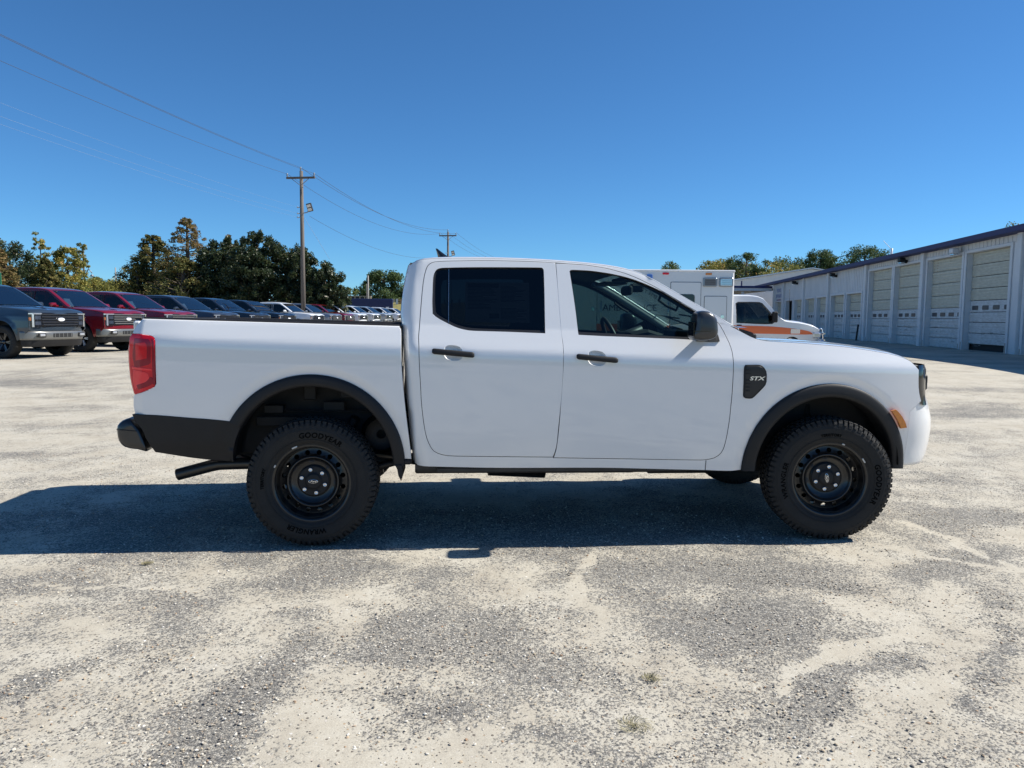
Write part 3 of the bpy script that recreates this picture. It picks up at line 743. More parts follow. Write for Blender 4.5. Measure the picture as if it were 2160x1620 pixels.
# ---- doors
def door(name, outl, win, glz, s, rear):
    e = empty(name); e.parent = truck
    mb = MB(); o = offset_poly(outl, -GAP)
    hx, hz_ = (.857, 1.189) if rear else (1.738, 1.161)
    cup = []
    for k in range(28):
        a = 2 * PI * k / 28; u = .058 * math.copysign(abs(math.cos(a)) ** .75, math.cos(a)); v = .047 * math.copysign(abs(math.sin(a)) ** .75, math.sin(a))
        cup.append((hx + u, hz_ + v + u * math.tan(math.atan2(-.042, .252) * .55)))
    panel(mb, o, [win, cup], lambda x, z: W(x, z, False), s, 0.035, 0.03, zstep=0.022)
    mb.build('door_skin', M_WHITE, e, recalc=False)
    # black run channel and belt moulding
    mb = MB(); g = smooth_poly(glz, .03)
    panel(mb, offset_poly(win, .004), [g], lambda x, z: W(x, z, False), s, 0.05, 0.010, lift=-.010, bev=.001)
    mb.build('window_moulding', M_MOULD, e, recalc=False)
    mb = MB()
    panel(mb, offset_poly(g, .006), (), lambda x, z: W(x, z, False), s, 0.06, 0.0, lift=-.016)
    mb.build('window_glass', M_GLASSR if rear else M_GLASSF, e, recalc=False)
    mb = MB()
    panel(mb, offset_poly(outl, -.02), [offset_poly(win, -.004)], lambda x, z: W(x, z, False), s, 0.08, 0.0, lift=-.050)
    xa, xb = (0.72, 1.48) if rear else (1.60, 2.5)
    yy = sorted((s * .72, s * .86))
    mb.box(xa, xb, yy[0], yy[1], .52, 1.22, bev=.02)
    mb.build('door_card', M_CABIN, e, recalc=False)
    mb = MB(); panel(mb, offset_poly(outl, .011), [offset_poly(outl, -.03)], lambda x, z: W(x, z, False), s, 0.2, 0, lift=-.026)
    mb.build('door_seal', M_SEAL, e, recalc=False)
    # handle: a bar standing proud of the skin over a scooped cup
    xc = 0.857 if rear else 1.738
    zc0 = 1.189 if rear else 1.161
    sl = math.atan2(-.042 if not rear else -.042, .252) * 0.55
    def hp(u, v, d): # local handle coordinates to body
        x = xc + u; z = zc0 + v + u * math.tan(sl)
        return (x, s * (W(x, z, False) + d), z)
    mb = MB(); rows = []
    N = 26
    for i in range(N + 1):
        u = -.128 + .256 * i / N
        u = .128 * math.sin(PI / 2 * (2 * i / N - 1)); en = min(1, (0.128 - abs(u)) / .014); en = math.sqrt(max(0, 1 - (1 - en) ** 2))
        hh = .0175 * (.25 + .75 * en) ; dd = .016 + (.014 - .006 * (u / .128) ** 2) * (.2 + .8 * en)
        ring = []
        for k in range(12):
            a = 2 * PI * k / 12
            ring.append(hp(u, hh * math.copysign(abs(math.sin(a)) ** .6, math.sin(a)), .016 + (dd - .016) * math.copysign(abs(math.cos(a)) ** .6, math.cos(a)) if math.cos(a) > 0 else .008 + .006 * math.cos(a)))
        rows.append(ring)
    mb.grid(rows, closed=True)
    for r_ in (rows[0], rows[-1]): mb.add(r_, [tuple(range(12))])
    for u in (-.105, .105):
        p = hp(u, 0, -.005); q = hp(u, 0, .016)
        mb.tube([p, q], .014, 8)
    mb.build('door_handle', M_BLKPL, e)
    # scooped cup: dished ellipse with a raised lip
    mb = MB(); rows = []
    for i in range(9):
        rr = i / 8
        row = []
        for k in range(28):
            a = 2 * PI * k / 28
            cu, sv = math.cos(a), math.sin(a)
            u = .058 * math.copysign(abs(cu) ** .75, cu) * rr; v = .047 * math.copysign(abs(sv) ** .75, sv) * rr
            d = -.024 * (1 - rr ** 2.6) ** .7
            row.append(hp(u, v, d - .0003))
        rows.append(row)
    mb.grid(rows, closed=True)
    mb.build('handle_cup', M_WHITE, e)
    if rear:
        mb = MB()
        mb.prism([(.8255, 1.370), (.8295, 1.368), (.8295, 1.707), (.8255, 1.707)], s * .001, s * .002)
        mb.v = [(x, s * (W(x, z, False) - .011 + abs(y)), z) for x, y, z in mb.v]
        mb.build('divider_strip', M_STEEL, e)
        if s < 0:   # price sheet taped inside the glass
            st = MB(); st.box(.93, 1.33, 0, .001, 1.375, 1.625)
            st.v = [(x, s * (W(x, z, False) - .024 + y), z) for x, y, z in st.v]
            st.build('price_sheet', pbr('sheet_paper', (.55, .58, .58), .8), e)
            st = MB(); rr = random.Random(5)
            for c0, c1, z0, z1, stp in ((.945, 1.13, 1.45, 1.585, .0085), (1.15, 1.315, 1.50, 1.60, .008), (1.15, 1.315, 1.39, 1.46, .008)):
                z = z1
                while z > z0:
                    st.box(c0, c0 + (c1 - c0) * rr.uniform(.5, 1), -.001, 0, z, z + .0032); z -= stp
            st.box(.945, 1.14, -.001, 0, 1.592, 1.618); st.box(1.08, 1.14, -.001, 0, 1.40, 1.43)
            st.v = [(x, s * (W(x, z, False) - .0235 - y), z) for x, y, z in st.v]
            st.build('printed_lines', M_INK, e)
    return e
for s in (-1, 1):
    door('rear_door', P_rdoor_s, P_rwin_s, P_rglass, s, True)
    door('front_door', P_fdoor_s, P_fwin_s, P_fglass, s, False)
# ---- front wings, bed sides
ARC_F = (3.237, .457); ARC_R = (.005, .50)
fend = [(x + .0, z) for x, z in fd[17:41]][0:]
fend = [(2.553, 1.383)] + [p for p in fd[18:41]] + [(2.4545, .517), (2.4545, .453), (2.60, .447), (2.693, .452)] + \
       [(2.702, .457)] + arc(*ARC_F, .535, 178, 2, 40) + [(3.772, .462), (3.80, .462), (3.80, .82), (3.882, .890), (3.864, .940), (3.856, .983), (3.851, 1.06), (3.852, 1.092)] + \
       [p for p in HOODZ[::-1][1:-1]]
fend = smooth_poly(fend, .03, 26)
for s in (-1, 1):
    mb = MB(); panel(mb, fend, (), W, s, 0.035, 0.03, zstep=.022)
    mb.build('front_wing', M_WHITE, truck, recalc=False)
bed = [(-.988, 1.374), (-.283, 1.361), (.528, 1.342), (.536, 1.328), (.540, 1.277), (.544, 1.114), (.553, .982), (.571, .794), (.590, .628), (.598, .535), (.544, .535)] + \
      arc(*ARC_R, .54, 4, 149, 44) + [(-.482, .771), (-.735, .796), (-.911, .809), (-1.046, .811), (-1.055, .860), (-1.048, .921)] + \
      [p for p in offset_poly(P_light, .004)][:0] + [(-1.040, .924), (-.974, .946), (-.914, .971), (-.904, .982), (-.896, .998), (-.895, 1.118), (-.893, 1.250),
      (-.897, 1.266), (-.907, 1.277), (-.921, 1.283), (-.938, 1.287), (-.970, 1.291), (-1.006, 1.294), (-1.043, 1.297), (-1.034, 1.318), (-1.023, 1.336)]
bed = smooth_poly(bed, .03, 26)
mb = MB()
for s in (-1, 1): panel(mb, bed, (), Wbed, s, 0.035, 0.025, zstep=.022)
# rolled top of the bed sides, inner walls, floor, head board
for s in (-1, 1):
    rows = []
    for i in range(30):
        x = -.99 + 1.52 * i / 29; z = 1.374 - .021 * (x + .988); w = Wbed(x, z)
        rows.append([(x, s * w, z), (x, s * (w - .010), z + .006), (x, s * (w - .03), z + .009), (x, s * (w - .10), z + .006), (x, s * (w - .11), z - .02), (x, s * (w - .12), 1.09), (x, s * .53, 1.085), (x, s * .53, .86)])
    mb.grid(rows)
mb.box(-1.03, .50, -.53, .53, .84, .86); mb.box(.48, .50, -.74, .74, .86, 1.33)
mb.build('cargo_bed', M_WHITE, truck, recalc=False)
mb = MB()
for s in (-1, 1):
    rows = []
    for i in range(30):
        x = -.985 + 1.515 * i / 29; z = 1.374 - .021 * (x + .988); w = Wbed(x, z) - .012
        rows.append([(x, s * w, z + .003), (x, s * (w - .004), z + .014), (x, s * (w - .014), z + .018), (x, s * (w - .085), z + .017), (x, s * (w - .098), z + .004), (x, s * (w - .098), z - .03)])
    mb.grid(rows)
mb.box(-1.075, -1.03, -.75, .75, 1.372, 1.386, bev=.006); mb.box(.47, .53, -.76, .76, 1.335, 1.352, bev=.005)
mb.build('bed_rail_cap', M_BLKPL, truck)
mb = MB()
mb.box(-1.085, -1.035, -.76, .76, .80, 1.372, bev=.015)
mb.box(-1.095, -1.08, -.60, .60, .95, 1.22, bev=.006)
mb.box(-1.105, -1.09, -.12, .12, 1.24, 1.30, bev=.006, mi=1)
mb.build('tailgate', [M_WHITE, M_BLKPL], truck)

# ---- hood
mb = MB(); rows = []
for i in range(40):
    x = 2.735 + (3.85 - 2.735) * i / 39
    ze = hoodz(x) - .003; h = top_row(x, ze, ze + .012 + .012 * sst(2.8, 3.3, x), W, .055, 16, k2=.55)
    bow = .15 * sst(3.2, 3.85, x)
    rows.append(full_row([(a + bow * (1 - min(1, (b / h[0][1])) ** 2.2), b, c + .008 * math.sin(PI * min(1, max(0, (b / h[0][1] - .35) / .4))) ) for a, b, c in h]))
last = rows[-1]
rows.append([(a + .012, b * .995, c - .02) for a, b, c in last])
mb.grid(rows)
mb.build('hood', M_WHITE, truck)
mb = MB()
for s in (-1, 1):
    mb.prism([(2.66, 1.300), (2.675, 1.348), (2.70, 1.343), (2.76, 1.325), (2.775, 1.300)], s * .80, s * .70)
mb.box(2.62, 2.80, -.78, .78, 1.24, 1.318, bev=.01)
mb.build('cowl_panel', M_BLKPL, truck)
for s, y in ((1, .25), (2, -.40)):
    mb = MB(); mb.tube([(2.74, y, 1.335), (2.66, y + .1, 1.375), (2.58, y + .33, 1.425)], .007, 6); mb.tube([(2.60, y + .02, 1.41), (2.55, y + .5, 1.44)], .006, 6)
    mb.build('wiper_arm', M_BLKPL, truck)

# ---- nose: bumper wrap, headlamps, grille
XF = [(.36, 4.03), (.40, 4.075), (.45, 4.125), (.50, 4.155), (.60, 4.175), (.70, 4.178), (.758, 4.172), (.80, 4.155), (.84, 4.138), (.875, 4.12), (.907, 4.095), (.93, 4.06)]
def nose_row(z, x0, xf, n=20, dy=0.0, k=.66):
    w = W(x0, z) + dy
    return [(x, y, z) for x, y in bez((x0, w), (x0 + .75 * (xf - x0), w - .03), (xf, w * k), (xf, 0), n)]
mb = MB(); rows = []
for z in (.36, .38, .40, .42, .45, .48, .52, .56, .60, .65, .70, .74, .758, .78, .80, .82, .84, .86, .875, .89, .905):
    x0 = 3.795
    rows.append(full_row(nose_row(z, x0, lerpl(XF, z), dy=-.002)))
rows = [[(a, b, c + max(0, .462 - c) * sst(.40, .84, abs(b))) for a, b, c in r] for r in rows]
rows.insert(0, [(a - .10, b * .97, c - .005) for a, b, c in rows[0]])
mb.grid(rows)
top = rows[-1]
mb.grid([top, [(a - .03, b * .99, c + .006) for a, b, c in top], [(a - .16, b * .9, c + .008) for a, b, c in top]])
mb.build('front_bumper', M_WHITE, truck)
mb = MB()
rows = []
for z in (.86, .90, .95, 1.0, 1.06, 1.10, 1.115):
    rows.append(full_row(nose_row(z, 3.835, 4.00 - .10 * max(0, z - .9), dy=-.012)))
mb.grid(rows); mb.build('grille_backing', M_BLKGL, truck)
for s in (-1, 1):
    hl = empty('headlight'); hl.parent = truck
    mb = MB(); rows = []
    zs = [.862, .90, .945, .983, 1.03, 1.079, 1.11, 1.122]
    for z in zs:
        x0 = lerpl([(.85, 3.90), (.90, 3.872), (.945, 3.862), (.983, 3.855), (1.079, 3.852), (1.12, 3.853)], z)
        r = nose_row(z, x0, 4.045 - .12 * max(0, z - 1.0), n=20, dy=-.001)
        rows.append([(x, s * y, zz_) for x, y, zz_ in r if y > .52])
    m = min(len(r) for r in rows); rows = [r[:m] for r in rows]
    mb.grid(rows); mb.build('lens', M_BLKGL, hl)
    mb = MB()
    for z, h in ():
        r = nose_row(z, 3.86, 4.050 - .12 * max(0, z - 1.0), dy=.001)
        r = [(x, s * y, z) for x, y, _ in r if y > .52]
        mb.grid([[(x + .004, y, z + dz) for x, y, z in r] for dz in (-h, h)])
    mb.grid([[(3.885 + dx + .02 * (1 - z), s * (W(3.89, z) - .010 - dx * .5), z) for z in (.90, .95, 1.0, 1.05, 1.10)] for dx in (0, .012, .020)]); mb.build('lamp_trim', M_CHROME, hl)
grl = empty('grille'); grl.parent = truck
for z in (.93, .985, 1.04, 1.09):
    mb = MB(); mb.box(4.0, 4.055, -.56, .56, z - .012, z + .012, bev=.006); mb.build('grille_bar', M_BLKPL, grl)
mb = MB(); mb.prism(rrect(-.60, .60, .895, 1.115, .05), 4.07, 4.02, 'YZ', bev=.01); mb.build('grille_frame', M_BLKPL, grl)
mb = MB(); mb.box(4.05, 4.085, -.60, .60, .975, 1.035, bev=.012); mb.box(4.00, 4.045, -.66, -.60, .94, 1.05, bev=.012); mb.box(4.00, 4.045, .60, .66, .94, 1.05, bev=.012)
mb.build('grille_crossbar', M_BLKPL, grl)
mb = MB(); mb.prism([(.11 * math.cos(a * PI / 12), 1.0 + .045 * math.sin(a * PI / 12)) for a in range(24)], 4.112, 4.095, 'YZ', bev=.004); mb.build('oval_badge', M_SILVER, grl)
mb = MB(); mb.box(4.10, 4.176, -.26, .26, .52, .66, bev=.01); mb.build('lower_air_dam', M_BLKPL, truck)

# ---- flares
def flare(ctr, r_out, r_in, a0, a1, s, Wf, cut=None):
    mb = MB(); rows = []; n = 56
    for i in range(n + 1):
        a = R(a0 + (a1 - a0) * i / n); row = []
        for r, d in ((r_out, -.02), (r_out, .010), (r_out - .006, .017), (r_out - .020, .021), (r_in + .025, .024), (r_in + .010, .022), (r_in, .014), (r_in - .002, -.02), (r_in, -.11)):
            x = ctr[0] + r * math.cos(a); z = ctr[1] + r * math.sin(a)
            xs_ = ctr[0] + (r_out + r_in) / 2 * math.cos(a); zs_ = ctr[1] + (r_out + r_in) / 2 * math.sin(a)
            row.append((x, s * (Wf(xs_, max(zs_, .50)) + d), z))
        rows.append(row)
    mb.grid(rows); m = len(rows[0])
    for r in (rows[0], rows[-1]): mb.add(r, [tuple(range(m))])
    return mb
for s in (-1, 1):
    flare(ARC_F, .550, .464, 181, -1, s, W).build('front_flare', M_BLKPL, truck)
    flare(ARC_R, .556, .483, 151, -1, s, W).build('rear_flare', M_BLKPL, truck)
    mb = MB()   # amber reflector set into the front flare
    o = [(3.656, .833), (3.683, .840), (3.714, .812), (3.741, .778), (3.759, .749), (3.770, .722), (3.733, .716), (3.712, .756), (3.683, .798)]
    mb.prism(smooth_poly(o, .02), 0, 1, bev=.0)
    mb.v = [(x, s * (W(x, max(z, .5)) + (.031 if y < .5 else .012)), z) for x, y, z in mb.v]
    mb.build('side_marker', M_AMBER, truck)
    # black lower quarter behind the rear wheel
    va = [(-1.049, .8095), (-.911, .8075), (-.735, .7945), (-.484, .7695)] + arc(*ARC_R, .485, 151, 177, 12) + \
         [(-.470, .520), (-.561, .528), (-.701, .545), (-.814, .564), (-.929, .583), (-.957, .626), (-.972, .658), (-.997, .725), (-1.030, .763)]
    mb = MB(); panel(mb, smooth_poly(va, .03, 28), (), lambda x, z: W(x, z) + .004 - .14 * max(0, .63 - z) + (.006 if z < .60 else 0), s, .04, .06)
    mb.build('lower_quarter_trim', M_BLKPL, truck, recalc=False)
    mb = MB(); mb.box(.553, .60, min(s * .82, s * .885), max(s * .82, s * .885), .497, .532, bev=.008); mb.build('bed_corner_trim', M_BLKPL, truck)
    mb = MB(); mb.prism([(.50, .50), (.545, .50), (.548, .43), (.538, .398), (.522, .43), (.515, .47)], s * .90, s * .64, bev=.004); mb.build('mud_flap', M_BLKPL, truck)
# wheel arch liners
for s in (-1, 1):
    for ctr, nm in ((ARC_F, 'front'), (ARC_R, 'rear')):
        mb = MB(); rows = []
        for i in range(33):
            a = R(178 - 176 * i / 32)
            rows.append([(ctr[0] + r * math.cos(a), s * y, ctr[1] + r * math.sin(a)) for r, y in ((.50, .87), (.515, .80), (.52, .56), (.50, .54), (.30, .54), (.12, .54))])
        mb.grid(rows); mb.build('wheel_arch_liner', M_UNDER, truck)
    mb = MB()  # pressings and brackets that show in the rear arch
    for x0, x1, z0, z1 in ((-.10, -.02, .87, .96), (.13, .21, .88, .95), (-.28, .36, .79, .805), (.02, .16, .80, .86)): mb.box(x0, x1, min(s * .60, s * .62), max(s * .60, s * .62), z0, z1, bev=.006)
    mb.box(-.34, -.22, min(s * .60, s * .66), max(s * .60, s * .66), .79, .84, bev=.004)
    mb.box(-.40, -.05, min(s * .61, s * .63), max(s * .61, s * .63), .70, .765, bev=.006)
    mb.build('arch_bracket', M_UNDER, truck)

# ---- tail lamps
for s in (-1, 1):
    tl = empty('tail_light'); tl.parent = truck
    L = smooth_poly(P_light, .02, 40)
    def lens(poly, lift, depth, mat, nm):
        mb = MB(); panel(mb, smooth_poly(poly, .02, 50), (), lambda x, z: Wbed(x, z), s, .03, depth, lift=lift, bev=.002); mb.build(nm, mat, tl, recalc=False)
    lens(L, .004, .12, M_LENSR, 'lens')
    mb = MB(); rows = []
    for z, xr in ((.935, -1.038), (.985, -1.053), (1.036, -1.063), (1.125, -1.068), (1.20, -1.066), (1.288, -1.045)):
        w = Wbed(xr, z) + .004
        rows.append([(xr, s * w, z), (xr - .012, s * (w - .012), z), (xr - .028, s * (w - .05), z), (xr - .030, s * (w - .12), z)])
    mb.grid(rows); mb.build('lens_return', M_LENSR, tl)
    lens([(-1.025, 1.262), (-.935, 1.262), (-.922, 1.24), (-.925, 1.12), (-.94, 1.11), (-1.03, 1.09), (-1.042, 1.16)], .0052, .003, M_LENSD, 'upper_reflector')
    lens([(-1.018, 1.235), (-.955, 1.240), (-.945, 1.225), (-.948, 1.148), (-1.02, 1.135)], .0064, .003, M_LENSR, 'upper_bulb_cell')
    lens([(-1.040, 1.075), (-.965, 1.065), (-.945, 1.055), (-.938, 1.03), (-.955, 1.000), (-1.0, .982), (-1.035, .965), (-1.048, 1.01)], .0056, .003, M_LENSB, 'lower_reflector')
    lens([(-1.02, .985), (-.955, 1.008), (-.930, 1.035), (-.918, 1.03), (-.915, 1.0), (-.94, .985), (-1.01, .962)], .0068, .003, M_LENSD, 'lower_rib')
    lens([(-1.05, 1.094), (-.922, 1.085), (-.922, 1.078), (-1.05, 1.083)], .0070, .003, M_LENSB, 'divider_rib')
    lens([(-.912, 1.262), (-.903, 1.25), (-.904, 1.0), (-.913, .99), (-.914, 1.02), (-.913, 1.24)], .0062, .003, M_LENSD, 'edge_band')

# ---- rear bumper
M_BUMPB = pbr('bumper_black', (.014, .014, .016), .28, coat=.35)
mb = MB()
bo = smooth_poly([(-1.158, .722), (-1.155, .740), (-1.146, .753), (-1.128, .769), (-1.106, .779), (-1.080, .786), (-1.05, .748), (-1.026, .717), (-1.010, .676), (-.984, .590), (-.992, .581), (-1.038, .594), (-1.082, .599), (-1.116, .610), (-1.135, .626), (-1.150, .649), (-1.156, .676)], .03, 60)
rows = []; c = (-1.08, .69)
for y, k, sh in ((-.885, .55, .02), (-.883, .86, .012), (-.872, .96, .006), (-.85, 1.0, .002), (-.80, 1, 0), (-.70, 1, -.012), (-.5, 1, -.03), (0, 1, -.04)):
    rows.append([(c[0] + (x - c[0]) * k + sh, y, c[1] + (z - c[1]) * k) for x, z in bo])
rows = rows + [[(x, -y, z) for x, y, z in r] for r in rows[::-1][1:]]
mb.grid(rows, closed=True)
for r in (rows[0], rows[-1]): mb.add(r, [tuple(range(len(r)))])
mb.build('rear_bumper', M_BUMPB, truck)
mb = MB(); mb.box(-1.172, -1.165, -.80, .80, .716, .722)
for s in (-1, 1): mb.tube([(-1.162, s * .80, .719), (-1.150, s * .872, .719), (-1.12, s * .888, .718), (-1.03, s * .886, .710)], .003, 6)
mb.build('bumper_step_groove', M_SEAL, truck); tag(bpy.data.objects['bumper_step_groove'], kind='stuff')

# ---- side vents and badge
for s in (-1, 1):
    v = empty('side_vent'); v.parent = truck
    o = smooth_poly(P_vent, .015, 40)
    mb = MB(); panel(mb, o, (), W, s, .02, .012, lift=.007, bev=.003); mb.build('vent_plate', M_BLKPL, v, recalc=False)
    mb = MB(); i_ = offset_poly(o, -.009); panel(mb, i_, (), W, s, .02, .003, lift=.0085, bev=.002); mb.build('vent_face', pbr('vent_black', (.007, .007, .008), .42, coat=.1), v, recalc=False)
    for k in range(7):
        z = 1.095 - k * .023 if k < 3 else 1.03 - (k - 3) * .022
        if 1.035 < z < 1.06: continue
        mb = MB(); mb.box(2.680, 2.704, 0, .004, z - .004, z + .004)
        mb.v = [(x, s * (W(x, z) + .010 + y), z) for x, y, z in mb.v]; mb.build('vent_louvre', M_BLKPL, v)
    mb = MB()
    add_text(mb, 'STX', .042, lambda a, b: (2.744 + (a if s < 0 else -a) * 1.25, s * (W(2.744, 1.04) + .0125), 1.030 + b * .78), shear=.25, bold=.0012, spacing=1.0)
    mb.build('badge_letters', M_SILVER, v)

# ---- mirrors
for s in (-1, 1):
    m = empty('side_mirror'); m.parent = truck
    mb = MB(); cx, cz = 2.365, 1.365; rows = []
    out = smooth_poly(P_mirror, .018, 60); n = len(out)
    for sc_, d in ((.55, 1.098), (.80, 1.093), (.93, 1.082), (.985, 1.065), (1.0, 1.04), (1.0, 1.00), (.97, .965), (.90, .945), (.55, .935)):
        rows.append([(cx + (x - cx) * sc_, s * d, cz + (z - cz) * sc_) for x, z in out])
    b = len(mb.v); mb.grid(rows, closed=True)
    mb.f.append(tuple(range(n))); mb.mi.append(0); mb.sm.append(True); mb.f.append(tuple((len(rows) - 1) * n + k for k in range(n))); mb.mi.append(0); mb.sm.append(True)
    mb.build('mirror_housing', pbr('mirror_housing_black', (.030, .031, .034), .30, spec=.5, coat=.3), m)
    mb = MB()
    mb.grid([[(x, s * y, z) for x, z, y in row] for row in
             [[(2.287, 1.337, 1.088), (2.30, 1.337, 1.099), (2.365, 1.338, 1.1005), (2.42, 1.334, 1.094), (2.444, 1.330, 1.06), (2.446, 1.330, 1.0)],
              [(2.287, 1.332, 1.088), (2.30, 1.332, 1.099), (2.365, 1.333, 1.1005), (2.42, 1.329, 1.094), (2.444, 1.325, 1.06), (2.446, 1.325, 1.0)]]])
    mb.build('mirror_trim_line', M_BLKGL, m)
    mb = MB(); mb.box(2.287, 2.2905, min(s * .975, s * 1.085), max(s * .975, s * 1.085), 1.305, 1.39, bev=.001); mb.build('mirror_glass', M_BLKGL, m)
    mb = MB()
    mb.prism(smooth_poly([(2.37, 1.268), (2.522, 1.268), (2.519, 1.295), (2.503, 1.335), (2.486, 1.362), (2.455, 1.385), (2.40, 1.36)], .02, 40), 0, 1)
    mb.v = [(x, s * (W(x, z, False) + (.012 if y < .5 else -.012)), z) for x, y, z in mb.v]
    mb.tube([(2.44, s * .85, 1.30), (2.41, s * .95, 1.315)], .035, 10)
    mb.build('mirror_mount', M_BLKPL, m)

# ---- roof antenna fin
mb = MB(); rows = []
for t in range(9):
    u = t / 8; x0 = .81 + .115 * 0
    xa = .745 - .022 * u ** 1.5; xb = .90 - .165 * u ** .75; z = 1.798 + .098 * u; w = .022 * (1 - u) ** .6 + .002
    rows.append([(xa, 0, z), (xa * .7 + xb * .3, w, z), (xb, 0, z), (xa * .7 + xb * .3, -w, z)])
mb.grid(rows, closed=True); mb.box(.74, .91, -.028, .028, 1.795, 1.803, bev=.003)
mb.build('antenna_fin', M_BLKGL, truck)

# ---- wheels
def tyre_mesh(letters):
    mb = MB()
    prof = [(.215, .088), (.226, .100), (.238, .108), (.246, .107), (.250, .112), (.262, .119), (.30, .1265), (.325, .1275), (.338, .1270), (.343, .1240), (.350, .1235), (.362, .117), (.374, .106), (.381, .088), (.3835, .05), (.384, .0)]
    full = prof + [(r, -h) for r, h in prof[::-1][1:]]
    mb.lathe(full, 96, 0)
    # tread blocks
    n = 70; rr = random.Random(3)
    for row, (h0, h1, r0, off) in enumerate(((.078, .112, .3930, 0), (.042, .072, .3955, .5), (-.014, .014, .396, 0), (-.072, -.042, .3955, .5), (-.112, -.078, .3930, 0))):
        for k in range(n):
            a = 2 * PI * (k + off + rr.uniform(-.05, .05)) / n; da = 2 * PI / n * .34; sk = .25 * da * (1 if row % 2 else -1)
            vs = []
            for (aa, hh) in ((a - da - sk, h0), (a + da - sk, h0), (a + da + sk, h1), (a - da + sk, h1)):
                for r in (r0 - .016, r0 - (.006 if abs(hh) > .1 else 0)):
                    vs.append((r * math.cos(aa), hh, r * math.sin(aa)))
            mb.add(vs, [(1, 3, 5, 7), (0, 2, 3, 1), (2, 4, 5, 3), (4, 6, 7, 5), (6, 0, 1, 7)])
    # shoulder lugs that step down the sidewall
    for sg in (1, -1):
        for k in range(n):
            a = 2 * PI * k / n; da = 2 * PI / n * (.34 if k % 2 else .27); ri = .346 if k % 2 else .356
            vs = []
            for aa in (a - da, a + da):
                for r, h in ((ri, .1225), (ri + .002, .1250), (.367, .1205), (.384, .1115), (.388, .105)):
                    vs.append((r * math.cos(aa), sg * h, r * math.sin(aa)))
            mb.add(vs, [(0, 5, 6, 1), (1, 6, 7, 2), (2, 7, 8, 3), (3, 8, 9, 4), (0, 1, 2, 3, 4), (9, 8, 7, 6, 5)])
    # two rings and raised lettering on the outer sidewall
    for r in (.272, .331):
        mb.lathe([(r - .0012, .1235 if r < .3 else .1275), (r, .1262 if r < .3 else .1290), (r + .0012, .1235 if r < .3 else .1275)], 96, 0)
    def sidewall(r): return lerpl([(.262, .119), (.30, .1265), (.325, .1275), (.34, .126)], r)
    for txt, ang, size, bold in letters:
        vs, fs = text_tris(txt, size, 0.12, .0012, 1.08)
        ws = max(v[0] for v in vs) - min(v[0] for v in vs)
        o = []
        for u, v in vs:
            r = .283 + v; a = PI - ang + u / .300
            o.append((r * math.cos(a), sidewall(r) + .0022, r * math.sin(a)))
        mb.add(o, fs, 1)
    return mb
def rim_mesh():
    mb = MB()
    mb.lathe([(.226, .098), (.240, .106), (.248, .107), (.250, .103), (.249, .098)], 72)
    mb.lathe([(.240, .106), (.232, .108), (.224, .103), (.219, .094), (.216, .080), (.214, .060), (.207, .040), (.203, .032), (.203, -.04), (.215, -.10)], 72)
    # disc with a ring of round holes
    NH = 16; out = [(.205 * math.cos(2 * PI * k / 96), .205 * math.sin(2 * PI * k / 96)) for k in range(96)]
    inn = [(.158 * math.cos(2 * PI * k / 72), .158 * math.sin(2 * PI * k / 72)) for k in range(72)]
    holes = [[(.181 * math.cos(2 * PI * (h + .5) / NH) + .0155 * math.cos(2 * PI * k / 14), .181 * math.sin(2 * PI * (h + .5) / NH) + .0155 * math.sin(2 * PI * k / 14)) for k in range(14)] for h in range(NH)]
    def Wd(x, z):
        r = math.hypot(x, z); return lerpl([(.150, .060), (.158, .056), (.165, .046), (.178, .040), (.190, .036), (.205, .034)], r)
    panel(mb, out, [inn] + holes, Wd, 1, .012, .008, bev=.001)
    mb.lathe([(.160, .0545), (.158, .060), (.152, .063), (.147, .060), (.142, .050), (.130, .036), (.110, .028), (.098, .026), (.05, .026), (.001, .026)], 72)
    mb.lathe([(.101, .026), (.100, .033), (.096, .035)], 64)
    return mb
def cap_mesh():
    mb = MB(); mb.lathe([(.094, .026), (.094, .038), (.090, .041), (.084, .040), (.060, .043), (.048, .045), (.046, .050), (.038, .052), (.001, .053)], 48)
    return mb
def lug_mesh():
    mb = MB(); mb.lathe([(.0125, .036), (.0125, .052), (.0112, .0545), (.0085, .055), (.0075, .051), (.006, .0505), (.0001, .0505)], 16)
    return mb
def badge_mesh():
    mb = MB(); N = 28
    rows = []
    for sc_, h in ((1.0, .0535), (1.0, .0555), (.90, .0562), (.86, .0552)):
        rows.append([(.029 * sc_ * math.cos(2 * PI * k / N), h, .0118 * (sc_ if sc_ > .9 else sc_ * .93) * math.sin(2 * PI * k / N)) for k in range(N)])
    mb.grid(rows, closed=True, smooth=False)
    add_text(mb, 'Ford', .017, lambda a, b: (-a * 1.12, .0558, b - .0052), shear=.45, bold=.0004)
    return mb
L_REAR = [('GOODYEAR', R(78), .046, 0), ('WRANGLER', R(264), .042, 0), ('TERRITORY', R(174), .024, 0)]
base_ty = tyre_mesh(L_REAR)
wh_proto = None
spin = {(-1, 'r'): R(0), (-1, 'f'): R(-82), (1, 'r'): R(40), (1, 'f'): R(120)}
